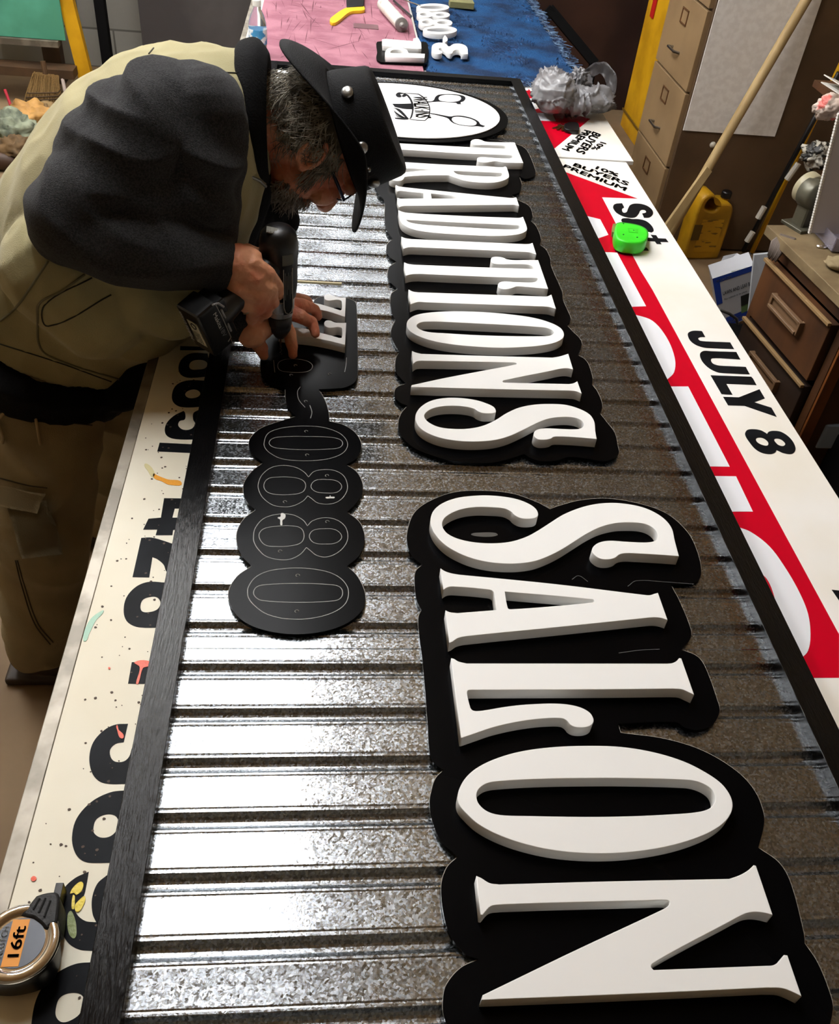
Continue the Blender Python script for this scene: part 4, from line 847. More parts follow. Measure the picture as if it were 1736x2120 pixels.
bm = bmesh.new(); pts = [PY(1486, 640, 3.05), PY(1510, 650, 3.05), PY(1524, 660, 3.05), PY(1527, 675, 3.05), PY(1524, 700, 3.05)]; tube(bm, pts, .006, 8)
t = thing('storage_crate', 'black crate with wire handle on the floor beyond the table edge', 'crate', (1.5, 2.95, 0)); mk('wire_handle', bm, mat('grey_wire', '#4e4c48', .4, .6), t, True)
bm = bmesh.new(); box(bm, (1.53, 2.95, .06), (.26, .2, .12), bev=.01); box(bm, (1.53, 2.95, .125), (.28, .22, .012), bev=.004); mk('crate_body', bm, BLACK, t)

# desk
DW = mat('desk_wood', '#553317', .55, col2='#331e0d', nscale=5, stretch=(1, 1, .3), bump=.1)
DT = mat('dusty_desk_top', '#7f6d4e', .75, col2='#68573b', nscale=8, bump=.2)
A = Vector((1.372, 2.545, 0)); u_ = Vector((.10, -.995, 0)).normalized()
MD = Matrix.Identity(4); vv = Vector((0, 0, 1)).cross(u_) ; 
for i in range(3): MD[i][0] = u_[i]; MD[i][1] = vv[i]; MD[i][2] = (0, 0, 1)[i]; MD[i][3] = A[i]
# local: x along the front (towards camera), y into the desk (+X world), z up
t = thing('desk', 'old brown wooden desk with three drawers and a dusty top', 'desk', A)
bm = bmesh.new(); box(bm, (.62, .36, .735), (1.28, .76, .03), MD, .003); mk('desk_top', bm, DT, t)
bm = bmesh.new(); box(bm, (.0115, .36, .36), (.022, .70, .72), MD); box(bm, (.455, .36, .36), (.03, .70, .72), MD); box(bm, (.235, .69, .36), (.44, .02, .72), MD); box(bm, (.235, .36, .05), (.44, .70, .03), MD); box(bm, (.62, .03, .695), (1.24, .03, .05), MD)
mk('desk_frame', bm, DW, t)
bm = bmesh.new(); box(bm, (1.22, .36, .36), (.03, .70, .72), MD); mk('end_panel', bm, DW, t)
bm = bmesh.new(); box(bm, (.462, .03, .36), (.035, .035, .72), MD); mk('desk_leg', bm, mat('orange_wood', '#7a4418', .5, col2='#5f3311', nscale=6), t)
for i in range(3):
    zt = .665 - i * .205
    bm = bmesh.new(); box(bm, (.232, .002, zt - .095), (.40, .03, .185), MD, .003); d = mk('drawer', bm, DW if i == 0 else mat('desk_wood_shaded', '#2e1c0e', .6, col2='#20130a', nscale=5), t)  # two lower drawers: shadow painted in as a darker wood colour
    bm = bmesh.new(); box(bm, (.232, -.018, zt - .002), (.40, .012, .010), MD, .002); mk('drawer_lip', bm, mat('worn_edge', '#8b6f49', .6), d)
    bm = bmesh.new(); box(bm, (.235, -.024, zt - .062), (.17, .014, .010), MD, .003); box(bm, (.235, -.030, zt - .095), (.17, .010, .010), MD, .003); box(bm, (.235, -.018, zt - .079), (.16, .010, .030), MD, .003)
    for sx in (-.085, .085): box(bm, (.235 + sx, -.020, zt - .079), (.012, .02, .042), MD, .002)
    mk('drawer_pull', bm, mat('worn_brown', '#6d533a', .5), d)
# pencil sharpener on the desk corner
OL = mat('olive_grey_metal', '#5c5a4c', .4, .35, col2='#474538', nscale=10)
q = P(1655, 470, .75); t = thing('pencil_sharpener', 'old grey crank pencil sharpener on the desk corner', 'sharpener', q)
MS = frame(q, Vector((.35, -.93, 0)), (0, 0, 1))   # local x toward camera
bm = bmesh.new(); box(bm, (0, .01, .005), (.09, .10, .010), MS, .003); box(bm, (0, .0, .045), (.05, .045, .09), MS, .012); mk('base', bm, OL, t)
bm = bmesh.new(); lathe(bm, [(.038, -.028), (.044, -.022), (.044, .018), (.040, .026), (.020, .032), (.010, .036)], MS @ T((0, 0, .105)) @ Matrix.Rotation(PI / 2, 4, 'Y'), 32); mk('gear_housing', bm, OL, t, True)
bm = bmesh.new(); lathe(bm, [(.0455, -.040), (.0475, -.038), (.0475, -.008), (.0455, -.006)], MS @ T((-.01, .012, .105)) @ Matrix.Rotation(PI / 2 + .1, 4, 'Y'), 32); mk('shavings_drum', bm, mat('ivory_drum', '#a49c80', .4), t, True)
bm = bmesh.new(); tube(bm, [MS @ Vector(p) for p in ((.036, 0, .105), (.050, 0, .105), (.052, -.01, .07), (.054, -.02, .04))], .005, 8); tube(bm, [MS @ Vector(p) for p in ((.05, -.02, .038), (.085, -.022, .036))], .008, 10); mk('crank', bm, STEEL, t, True)
# clamp rag at corner
bm = bmesh.new(); q = P(1618, 486, .75)
for k in range(9): tube(bm, [q + Vector((.0 + .004 * k, -.01 * k * .3, .0)), q + Vector((-.025 + .003 * k, -.01 - .004 * k, -.02)), q + Vector((-.03 + .002 * k, -.02 - .003 * k, -.06 - .004 * (k % 3)))], [.006, .007, .003], 6)
o = mk('rag', bm, mat('grey_rag', '#6b6058', .8), None, True); tag(root_mesh(o), 'small grey rag hanging over the desk corner by the sharpener', 'rag')
# white fluted plastic panel on the desk, acrylic tray
q = P(1680, 478, .765)
pa, pb, pc, pd_ = P(1690, 500, .77), P(1800, 505, .77), None, None
t = thing('fluted_panel', 'white fluted plastic panel standing on the desk', 'plastic panel', pa)
tl = PY(1736, 232, pa.y - .02)
bm = bmesh.new(); f = [PY(1741, 215, 2.42), PY(1900, 225, 2.42), PY(1850, 505, 2.42), PY(1672, 495, 2.42)]; f = [PY(1738, 232, 2.46), PY(1900, 240, 2.46), PY(1880, 490, 2.46), PY(1676, 482, 2.46)]
for p in f:
    p.z = max(p.z, .752)
quadbox(bm, f, (0.0, .008, 0)); bmesh.ops.recalc_face_normals(bm, faces=bm.faces[:]); mk('panel', bm, mat('coroplast', '#b4b0b4', .5), t)
bm = bmesh.new()
for k in range(44):
    p = f[3].lerp(f[0], k / 44); box(bm, (p.x, p.y + .004, p.z), (.006, .010, .006))
mk('flute_edge', bm, mat('flute_white', '#d8d4cc', .5), t)
t = thing('acrylic_tray', 'clear acrylic tray on the desk in front of the fluted panel', 'tray', P(1720, 500, .75))
bm = bmesh.new(); c0 = P(1705, 492, .752); box(bm, (c0.x + .10, c0.y - .02, .758), (.24, .16, .006), bev=.002)
for (dx, dy, sx, sy) in ((0, -.08, .24, .004), (0, .08, .24, .004), (-.12, 0, .004, .16), (.12, 0, .004, .16)): box(bm, (c0.x + .10 + dx, c0.y - .02 + dy, .775), (sx, sy, .04))
mk('tray_body', bm, mat('acrylic', '#c9c4d2', .1, trans=.7), t)
t = thing('pliers', 'small chrome pliers lying on the dusty desk top', 'pliers', P(1700, 512, .75))
bm = bmesh.new()
for pts in ([(1690,509),(1705,509),(1716,512),(1728,516),(1745,517)], [(1690,511),(1706,513),(1716,509),(1730,507),(1745,510)]): tube(bm, [P(x, y, .7535) for x, y in pts], .0032, 6)
mk('pliers_body', bm, CHROME, t, True)
bm = bmesh.new(); bmesh.ops.create_icosphere(bm, subdivisions=3, radius=1); q = P(1725, 555, .75)
for v in bm.verts: v.co = q + Vector((v.co.x * .028, v.co.y * .034, (v.co.z + 1.0) * .015)) * (1 + .35 * noise.noise(v.co * 2))
o = mk('stone', bm, mat('tan_stone', '#8a7a5a', .8), None, True); tag(root_mesh(o), 'rough tan stone on the near edge of the desk top', 'stone')
# things stacked on the desk behind
def crumple(name, c_, s_, m, sd, lvl=4):
    bm = bmesh.new(); bmesh.ops.create_icosphere(bm, subdivisions=lvl, radius=1)
    for v in bm.verts:
        n = v.co.normalized(); r = 1 + .35 * noise.noise(n * 2 + Vector((sd, 0, 0))) + .25 * (1 - 3 * abs(noise.noise(n * 5 + Vector((0, sd, 0)))))
        v.co = Vector((n.x * s_[0], n.y * s_[1], n.z * s_[2])) * r + Vector(c_)
    zm = min(v.co.z for v in bm.verts)
    return bm
bm = crumple('w', PY(1690, 322, 3.2), (.05, .05, .04), None, 3)
o = mk('printed_wrapper', bm, mat('zebra_wrapper', '#b5b0a2', .5, col2='#17150f', nscale=22, nmix=(.48, .52)), None, True); tag(root_mesh(o), 'crumpled black and white printed wrapper behind the desk', 'wrapper')
bm = crumple('w', PY(1722, 222, 2.7), (.045, .03, .032), None, 9)
o = mk('bag_of_tape', bm, mat('pink_roll', '#c9b7a9', .5, col2='#e2786f', nscale=22, nmix=(.5, .56)), None, True); tag(root_mesh(o), 'clear bag with pink contents above the fluted panel', 'bag')
bm = bmesh.new(); M = frame(PY(1736, 186, 2.8), (1, .1, -.1), (0, 0, 1)); box(bm, (.05, 0, 0), (.16, .12, .003), M); M = frame(PY(1736, 176, 2.8), (1, .1, -.3), (0, 0, 1)); box(bm, (.05, 0, 0.004), (.15, .12, .003), M)
box(bm, (.10, .0, -.012), (.10, .10, .018), M)
o = mk('paper_sheets', bm, mat('paper', '#c9c6bd', .6), None); tag(root_mesh(o), 'two curled paper sheets at the right frame edge', 'paper')
bm = bmesh.new()
sx = PY(1736, 200, 2.75); box(bm, (sx.x + .42, 2.86, .40), (.5, .24, .80)); box(bm, (sx.x + .34, 2.86, sx.z - .03), (.62, .26, .02)); box(bm, (sx.x + .58, 2.96, .6), (.04, .03, 1.2))
o = mk('paper_shelf', bm, DW, None); tag(root_mesh(o), 'brown shelf unit beside the desk at the right frame edge', 'shelf')
# bin at the lower right
q = P(1725, 935, .22) + Vector((.03, -.17, 0))
t = thing('storage_bin', 'dark plastic bin with grey blue liner under the desk', 'bin', (q.x + .08, q.y, 0))
bm = bmesh.new(); box(bm, (q.x + .10, q.y + .02, .17), (.34, .30, .30), bev=.02); mk('bin_body', bm, PLASTIC, t)
bm = bmesh.new(); box(bm, (q.x + .07, q.y + .16, .30), (.38, .05, .09), bev=.01); mk('liner', bm, mat('blue_grey_film', '#8e9aa8', .4), t)

# ================================================================== left background
GPAN = mat('grey_metal_panel', '#4c4a4a', .5, col2='#3b393a', nscale=2.5, bump=.1, bscale=40, metal=.2)
t = thing('metal_locker', 'dull grey metal locker against the back wall behind the man', 'locker', (-.55, 5.9, 0))
bm = bmesh.new(); box(bm, (-.42, 5.95, 1.0), (1.30, .5, 2.0), bev=.006); mk('locker_body', bm, GPAN, t)
bm = bmesh.new(); x = PY(214, 60, 5.68).x; box(bm, (x, 5.68, 1.0), (.055, .06, 2.0)); o = mk('black_post', bm, BLACK, None); tag(root_mesh(o), 'black square post standing left of the grey locker', 'post')
WB = mat('dark_wood', '#4c341b', .7, col2='#36240f', nscale=5)
# yellow easel with green board
t = thing('easel', 'yellow painted wooden easel frame with a brown ledge', 'easel', (-1.6, 5.6, 0))
Ye = 5.55
bm = bmesh.new(); a = P(183, 178, 0); a = PY(183, 178, Ye); b = PY(138, 0, Ye); d = (b - a).normalized(); a -= d * (a.z / d.z); M = frame(a, d, (0, -1, 0)); box(bm, (.75, 0, 0), (1.5, .075, .05), M); mk('upright', bm, YP, t)
x_off = -.95
bm = bmesh.new(); M2 = frame(a + Vector((x_off, 0, 0)), (.0, .03, 1), (0, -1, 0)); box(bm, (.75, 0, 0), (1.5, .075, .05), M2); mk('upright', bm, YP, t)
z1 = PY(80, 136, Ye).z; xr = PY(162, 140, Ye).x
bm = bmesh.new(); box(bm, (xr - .5, Ye - .07, z1), (1.0, .12, .045)); mk('ledge', bm, WB, t)
z2 = PY(60, 80, Ye).z
bm = bmesh.new(); box(bm, (xr - .55, Ye - .04, z2), (.96, .08, .03)); mk('crossbar', bm, mat('grey_wood', '#6a6152', .7, col2='#4e473a', nscale=20), t)
gx = PY(128, 40, Ye - .06).x
bm = bmesh.new(); box(bm, (gx - .45, Ye - .045, z2 + .017 + .3), (.9, .016, .6), bev=.002); o = mk('green_board', bm, mat('green_panel', '#4f9a80', .6, col2='#448a70', nscale=4), None); tag(root_mesh(o), 'teal green board standing on the yellow easel', 'board')
bm = bmesh.new(); a = PY(66, 165, 5.75); box(bm, (-1.62, 5.85, .45), (.10, .08, .9)); box(bm, (-1.86, 5.9, .6), (.35, .1, .35)); o = mk('shelf_upright', bm, WB, None); tag(root_mesh(o), 'dark wooden upright in the shadow behind the easel', 'post')
bm = bmesh.new(); a = PY(127, 152, 5.45); b = PY(138, 205, 5.35); d = (b - a).normalized(); b2 = b + d * ((b.z - .01) / -d.z) if d.z < 0 else b; tube(bm, [a, b, b2], .010, 8); o = mk('pale_stick', bm, mat('pale_stick', '#9c8d84', .6), None); tag(root_mesh(o), 'thin pale stick standing under the easel ledge', 'stick')
bm = bmesh.new(); a = PY(10, 185, 5.3); b = PY(32, 246, 5.25); tube(bm, [a, b], .008, 8); o = mk('red_stick', bm, mat('red_stick', '#b0283a', .5), None); tag(root_mesh(o), 'thin red stick leaning at the far left under the easel', 'stick')
# broom
t = thing('broom', 'straw broom standing bristles down below the easel ledge', 'broom', (-1.5, 5.3, 0))
STR = mat('straw', '#7e6236', .9, col2='#5e4621', nscale=60, stretch=(8, 8, .4))
tl, tr, br, bl = PY(70, 150, 5.22), PY(120, 158, 5.22), PY(128, 228, 5.14), PY(46, 243, 5.14)
for q_ in (br, bl): q_.z = max(q_.z, .03)
bm = bmesh.new(); rs = random.Random(2)
dz = 0
for k in range(300):
    u1 = rs.random(); a = tl.lerp(tr, u1) + Vector((0, rs.uniform(-.02, .02), 0)); b = bl.lerp(br, min(1, max(0, u1 + rs.gauss(0, .03)))) + Vector((0, rs.uniform(-.035, .035), rs.uniform(-.02, .02)))
    tube(bm, [a, a.lerp(b, .5) + Vector((rs.gauss(0, .003), 0, 0)), b], .0035, 4)
o = mk('bristles', bm, STR, t); tag(o, kind='stuff')
bm = bmesh.new()
for v_ in (.42, .52, .60):
    A_1 = tl.lerp(bl, v_); B_1 = tr.lerp(br, v_); tube(bm, [A_1 + Vector((0, -.035, 0)), B_1 + Vector((0, -.035, 0)), B_1 + Vector((0, .035, 0)), A_1 + Vector((0, .035, 0)), A_1 + Vector((0, -.035, 0))], .003, 5)
mk('binding', bm, mat('dark_cord', '#37250f', .8), t)
bm = bmesh.new(); m_ = tl.lerp(tr, .5); tube(bm, [m_ - Vector((0, 0, .05)), m_ + Vector((-.01, .02, .06))], .014, 10); mk('broom_handle', bm, WB, t)
# heap of rags and paper
for i, (px, py, sx_, m_, lb, nm) in enumerate((
    (28, 285, (.13, .10, .09), mat('sage_rag', '#8d947c', .8, col2='#4c5244', nscale=12), 'sage green crumpled rag on the floor at the far left', 'rag'),
    (68, 268, (.13, .10, .09), mat('kraft_paper', '#b78a4a', .7, col2='#8a6330', nscale=10), 'crumpled brown kraft paper on the floor below the broom', 'paper'),
    (22, 315, (.07, .06, .05), mat('yellow_rag', '#c79a42', .8), 'small yellow crumpled paper at the left frame edge', 'paper'),
    (35, 318, (.09, .07, .07), mat('brown_rag', '#5e4728', .8, col2='#40301a', nscale=12), 'brown crumpled rag in the floor heap', 'rag'),
    (92, 258, (.10, .08, .08), mat('tan_rag', '#8a7048', .8, col2='#5b4526', nscale=12), 'tan crumpled rag at the right end of the floor heap', 'rag'))):
    q = P(px, py, .06); bm = crumple(nm, (q.x, q.y, sx_[2] * 1.0), sx_, m_, i * 3.1 + 1)
    for v in bm.verts: v.co.z = max(v.co.z, .002)
    o = mk('crumpled_' + nm, bm, m_, None, True); tag(root_mesh(o), lb, nm, 'crumpled rags and paper on the floor')
t = thing('sandal', 'brown shoe lying on the floor at the left frame edge', 'shoe', P(8, 350, 0))
q = P(8, 350, 0)
bm = bmesh.new(); tube(bm, [q + Vector((-.08, 0, .03)), q + Vector((-.02, -.02, .05)), q + Vector((.07, -.01, .035)), q + Vector((.09, .01, .02))], [.03, .045, .04, .02], 12, squash=.8); mk('shoe_upper', bm, mat('shoe_brown', '#3a2618', .6), t, True)
# ================================================================== cordless drill
BX, BY = -.0835, 1.497
def zpy(py, px=580): return PY(px, py, BY).z
t = thing('cordless_drill', 'black cordless drill held upright with its bit on the small board', 'drill', (BX, BY, BZT))
zb = [zpy(738), zpy(695), zpy(650), zpy(615), zpy(560), zpy(482)]
DR = T((BX, BY, 0))
bm = bmesh.new(); tube(bm, [(BX, BY, BZT + .0005), (BX, BY, zb[1] + .005)], [.0012, .0021], 10)
for k in range(26):
    a = k * .9; z = BZT + .003 + k * .0012; box(bm, (BX + .0019 * math.cos(a), BY + .0019 * math.sin(a), z), (.0012, .0012, .0012))
mk('drill_bit', bm, STEEL, t)
bm = bmesh.new(); lathe(bm, [(.008, zb[1] - .003), (.011, zb[1]), (.019, zb[1] + .014), (.0205, zb[1] + .020), (.0195, zb[1] + .022), (.0215, zb[1] + .026), (.0225, zb[2] - .002), (.020, zb[2])], DR, 36); mk('chuck', bm, mat('chuck_grey', '#2a2b2f', .35), t, True)
bm = bmesh.new(); lathe(bm, [(.0215, zb[2]), (.024, zb[2] + .002), (.0245, zb[2] + .012), (.0225, zb[2] + .014), (.0265, zb[2] + .016), (.027, zb[3]), (.025, zb[3] + .003)], DR, 36); mk('silver_collar', bm, mat('collar_silver', '#b9b9bb', .3, .9), t)
zt = zb[5] + .012
bm = bmesh.new(); lathe(bm, [(.024, zb[3]), (.030, zb[3] + .006), (.0325, zb[3] + .03), (.033, zt - .055), (.0345, zt - .05), (.0345, zt - .03), (.031, zt - .012), (.022, zt - .002), (.008, zt + .001)], DR, 40); mk('motor_body', bm, PLASTIC, t, True)
bm = bmesh.new(); MV = frame((BX - .004, BY - .014, zt - .006), (.93, .1, -.22), (-.15, -.45, .85)); box(bm, (0, 0, .004), (.034, .012, .003), MV)
for k in range(7): box(bm, (-.014 + k * .0047, 0, .0058), (.0026, .009, .001), MV)
mk('vent_label', bm, mat('vent_grey', '#7f8078', .5), t)
def curved_patch(name, a0, a1, z0, z1, r, m, par, th=.0008):
    bm = bmesh.new(); n = 8; A_ = []; B_ = []
    for i in range(n + 1):
        a = a0 + (a1 - a0) * i / n; x, y = BX + r * math.cos(a), BY + r * math.sin(a); A_.append(bm.verts.new((x, y, z0))); B_.append(bm.verts.new((x, y, z1)))
    for i in range(n): bm.faces.new((A_[i], A_[i + 1], B_[i + 1], B_[i]))
    bmesh.ops.solidify(bm, geom=bm.faces[:], thickness=-th); return mk(name, bm, m, par)
curved_patch('side_panel', -PI / 2 - .62, -PI / 2 - .20, zt - .115, zt - .060, .0338, mat('panel_sage', '#8f9482', .4), t)
curved_patch('side_strip', -PI / 2 - .95, -PI / 2 - .82, zt - .085, zt - .045, .0338, mat('strip_silver', '#a6a6a6', .35), t)
curved_patch('grille_label', -PI / 2 + .22, -PI / 2 + .85, zt - .058, zt - .038, .0350, mat('vent_grey', '#7f8078', .5), t)
pn = curved_patch('name_plate', -PI / 2 + .25, -PI / 2 + .80, zt - .155, zt - .062, .0336, mat('plate_dark', '#26282a', .35), t)
bm = bmesh.new(); r = .0345
lp = []
for (a, z) in ((.27, zt - .065), (.27, zt - .14), (.35, zt - .150), (.52, zt - .154), (.70, zt - .150), (.78, zt - .14), (.78, zt - .065)):
    a -= PI / 2; lp.append((BX + r * math.cos(a), BY + r * math.sin(a), z))
tube(bm, lp, .0009, 5); mk('plate_outline', bm, mat('outline_silver', '#9b9b98', .4), t)
for k in range(5):
    a = -PI / 2 + .35 + .09 * k; rr = .0344
    curved_patch('plate_line', a, a + .03, zt - .125 + .01 * (k % 3), zt - .072 - .006 * (k % 2), rr, mat('outline_silver', '#9b9b98', .4), t, .0003)
Bc = PY(427, 668, 1.375)
hb = Vector((BX, BY, (zb[3] + zt) / 2 + .005)); hd = (Bc - hb).normalized()
bm = bmesh.new(); cap(bm, hb, .026, hb + (Bc - hb) * .72, .021, 18); cap(bm, hb + (Bc - hb) * .6, .022, Bc - hd * .02, .030, 18)
blob('handle', bm, PLASTIC, t, .003, 3)
# battery box: local x = away from the handle, z roughly vertical
MB = frame(Bc, hd, (0, 0, 1)) @ Matrix.Scale(.86, 4)
bt = bmesh.new(); box(bt, (.004, 0, 0), (.050, .066, .112), MB, .008); box(bt, (-.030, 0, 0), (.024, .058, .096), MB, .006)
battery = mk('battery', bt, mat('battery_black', '#0b0b0c', .28, bump=.03, bscale=200), t)
# end face (normal +x), text reads along -z .. label
xe = .0295
def MBp(x, y, z): return MB @ Vector((x, y, z))
fx = MB.to_3x3() @ Vector((1, 0, 0)); fy = MB.to_3x3() @ Vector((0, 1, 0)); fz = MB.to_3x3() @ Vector((0, 0, 1))
bm = bmesh.new(); box(bm, (xe, .004, -.002), (.0012, .030, .062), MB); mk('rating_label', bm, mat('label_cream', '#b9b39a', .5, col2='#8c8875', nscale=160), battery)
bm = bmesh.new(); tube(bm, [MBp(xe + .0008, .004 + .007 * math.cos(a), .018 + .007 * math.sin(a)) for a in [i * PI / 8 for i in range(17)]], .0009, 6)
for k in range(4): box(bm, (xe + .0008, .010 - k * .006, -.014), (.0004, .0012, .030), MB)
mk('label_print', bm, BLACK, battery)
WT = mat('print_white', '#c9c9c4', .5)
def MT(o, x, n): return frame(o, x, n)
link('brand_text', textmesh('Makita', .036, .0100, MT(MBp(xe, .0285 if False else -.021, -.036), fz, fx), .015), WT, battery)
link('brand_text', textmesh('Li-ion', .028, .0080, MT(MBp(xe, -.021, .010), fz, fx), .005), WT, battery)
# side face toward the camera (normal -y or +y whichever faces the camera)
sgn = 1 if (fy.dot(CAM - Bc) > 0) else -1
link('brand_text', textmesh('Makita', .034, .0075, MT(MBp(-.004, sgn * .0332, .036), -fz, fy * sgn), .01), WT, battery)
link('brand_text', textmesh('18V', .018, .0085, MT(MBp(-.004, sgn * .0332, -.006), -fz, fy * sgn), .01), mat('print_grey', '#77777a', .5), battery)
bm = bmesh.new(); y_ = sgn * .0335
tube(bm, [MBp(-.018, y_, .050), MBp(-.020, y_, .020), MBp(-.020, y_, -.040), MBp(-.010, y_, -.044)], .0010, 6)
tube(bm, [MBp(-.026, sgn * .031, .03), MBp(-.027, sgn * .031, -.03)], .0022, 6)
tube(bm, [MBp(-.012, y_, .056), MBp(-.026, sgn * .03, .046), MBp(-.034, sgn * .03, .03)], .002, 6)
mk('release_button', bm, mat('trim_grey', '#8f9092', .35), battery)

# ================================================================== the man
SKIN = mat('skin', '#e0a27e', .5, col2='#cd7a5c', nscale=14, bump=.5, bscale=140)
for n_ in ('skin',):
    b_ = MATS[n_].node_tree.nodes['Principled BSDF']; b_.inputs['Subsurface Weight'].default_value = .08; b_.inputs['Subsurface Scale'].default_value = .01
man = thing('person', 'man in hat, olive vest and grey fleece sleeves bending over the sign with a drill', 'person', (-.6, 1.6, 0))
YH = 1.70
def hp(px, py, dy=0.0):
    v = PY(px, py, YH); v.y += dy; return v
U_ = (hp(790, 232) - hp(600, 300)); U_.y = 0; U_.normalize()
Fd = Vector((0, 1, 0)).cross(U_); 
if Fd.z > 0: Fd = -Fd
Sd = Vector((0, -1, 0))
def HB(bm, px, py, u, f, s, dy=0.0): ell(bm, hp(px, py, dy), (U_ * u, Fd * f, Sd * s))
bm = bmesh.new()
HB(bm, 674, 270, .096, .090, .074)          # cranium
HB(bm, 655, 338, .085, .062, .060)          # face
HB(bm, 606, 350, .050, .050, .052)          # jaw
HB(bm, 588, 372, .024, .030, .030)          # chin
HB(bm, 722, 372, .018, .022, .055)          # brow
HB(bm, 672, 385, .030, .022, .030, -.030)   # near cheek
HB(bm, 672, 385, .030, .022, .030, .030)
cap(bm, hp(712, 385), .011, hp(672, 421), .0165, 12)   # nose
HB(bm, 668, 420, .014, .012, .021)
HB(bm, 632, 411, .010, .013, .024)          # lips
HB(bm, 617, 406, .009, .012, .022)
cap(bm, hp(640, 290), .062, hp(520, 235), .066, 20)    # neck
# ear
ec = hp(648, 285, -.082)
e1 = (U_ * .9 - Fd * .35).normalized(); e2 = Vector((0, 1, 0)).cross(e1).normalized()
for k in range(13):
    a = k / 12 * 1.5 * PI + .2
    if k: cap(bm, ec + e1 * .029 * math.cos(ap) + e2 * .018 * math.sin(ap), .0055, ec + e1 * .029 * math.cos(a) + e2 * .018 * math.sin(a), .0055, 8)
    ap = a
ell(bm, ec + Vector((0, .008, 0)), (e1 * .022, e2 * .014, Sd * .008)); ball(bm, ec - e1 * .03 + e2 * .004, .008)
# trunk, arms and legs inside the clothes
shN, elN, wrN = PY(330, 240, 1.53), PY(140, 455, 1.43), PY(462, 548, 1.445)
shF, elF, wrF = Vector((-.22, 1.84, 1.19)), Vector((-.33, 1.90, 1.02)), P(520, 690, .955)
cap(bm, Vector((-.56, 1.66, .86)), .11, Vector((-.42, 1.66, 1.05)), .11, 20); cap(bm, Vector((-.42, 1.66, 1.05)), .11, Vector((-.24, 1.67, 1.22)), .10, 20); cap(bm, Vector((-.24, 1.67, 1.22)), .10, hp(520, 235), .06, 20)
cap(bm, Vector((-.24, 1.67, 1.20)), .09, shN, .055, 16); cap(bm, shN, .055, elN, .042, 16); cap(bm, elN, .042, wrN, .028, 16)
cap(bm, Vector((-.24, 1.67, 1.20)), .09, shF, .055, 16); cap(bm, shF, .055, elF, .042, 16); cap(bm, elF, .042, wrF, .027, 16)
hN, kN, aN = Vector((-.56, 1.57, .84)), Vector((-.60, 1.47, .45)), Vector((-.66, 1.43, .09))
hF, kF, aF = Vector((-.54, 1.75, .84)), Vector((-.53, 1.86, .45)), Vector((-.60, 1.90, .09))
for h_, k_, a_ in ((hN, kN, aN), (hF, kF, aF)): cap(bm, h_, .085, k_, .055, 16); cap(bm, k_, .055, a_, .04, 16); cap(bm, a_, .04, a_ + Vector((.12, -.01, -.03)), .03, 12)
# near hand: fist round the drill handle
def N(px, py, y): return PY(px, py, y)
cap(bm, wrN, .028, N(492, 560, 1.44), .031, 16)
def chain(pts, rs):
    for i in range(len(pts) - 1): cap(bm, pts[i], rs[i], pts[i + 1], rs[i + 1], 12)
cap(bm, N(496, 545, 1.435), .027, N(525, 575, 1.43), .025, 14); cap(bm, N(500, 590, 1.432), .028, N(535, 605, 1.43), .024, 14)
cap(bm, N(498, 615, 1.432), .024, N(530, 630, 1.43), .020, 14); cap(bm, N(490, 530, 1.445), .022, N(520, 535, 1.445), .019, 14)
chain([N(520, 545, 1.43), N(553, 566, 1.435), N(573, 592, 1.455), N(577, 612, 1.475)], [.016, .0135, .0115, .0100])     # index along the body
chain([N(528, 580, 1.425), N(556, 597, 1.428), N(564, 625, 1.445), N(552, 640, 1.475)], [.0165, .0145, .0125, .0105])
chain([N(522, 605, 1.425), N(546, 622, 1.428), N(550, 645, 1.448), N(536, 655, 1.475)], [.0165, .0140, .0120, .0100])
chain([N(506, 625, 1.428), N(524, 643, 1.430), N(522, 660, 1.450), N(508, 662, 1.475)], [.0150, .0125, .0105, .0090])
chain([N(482, 540, 1.455), N(512, 522, 1.475), N(540, 530, 1.515), N(556, 545, 1.535)], [.017, .0145, .0125, .0110])  # thumb behind
# far hand: palm down holding the letters, thumb and fingers spread
Hh = P(555, 672, .945)
cap(bm, wrF, .027, P(545, 668, .940), .027, 14); cap(bm, P(530, 675, .938), .024, P(575, 655, .945), .020, 14); cap(bm, P(535, 655, .945), .022, P(590, 640, .948), .019, 14)
chain([P(522, 683, .940), P(530, 705, .925), P(541, 722, .908), P(545, 736, .8965)], [.020, .0155, .0130, .0095])      # thumb
chain([P(585, 640, .950), P(622, 655, .948), P(645, 668, .930), P(653, 690, .9165)], [.0165, .0135, .0115, .0090])     # index on the letter
chain([P(580, 660, .945), P(598, 690, .925), P(604, 715, .908), P(606, 733, .8955)], [.0165, .0135, .0115, .0090])     # middle finger
chain([P(590, 630, .950), P(625, 632, .945), P(650, 640, .928), P(658, 655, .912)], [.0155, .0130, .0110, .0090])
chain([P(585, 622, .950), P(615, 618, .940), P(635, 622, .925), P(642, 633, .912)], [.0140, .0115, .0100, .0085])
body = blob('body', bm, SKIN, man, .0028, 3, .45, lambda co: .0010 * (1 - 3 * abs(noise.noise(co * 55))))
tag(body, 'ruddy skin of head and hands')
bm = bmesh.new(); rc = N(507, 652, 1.432); a0 = (N(524, 643, 1.43) - N(506, 625, 1.428)).normalized(); u1 = a0.orthogonal().normalized(); u2 = a0.cross(u1)
rc = N(516, 636, 1.430)
tube(bm, [rc + (u1 * math.cos(i * PI / 10) + u2 * math.sin(i * PI / 10)) * .0150 for i in range(21)], .0016, 6); mk('ring', bm, mat('silver_ring', '#d8d0c0', .2, 1), man)
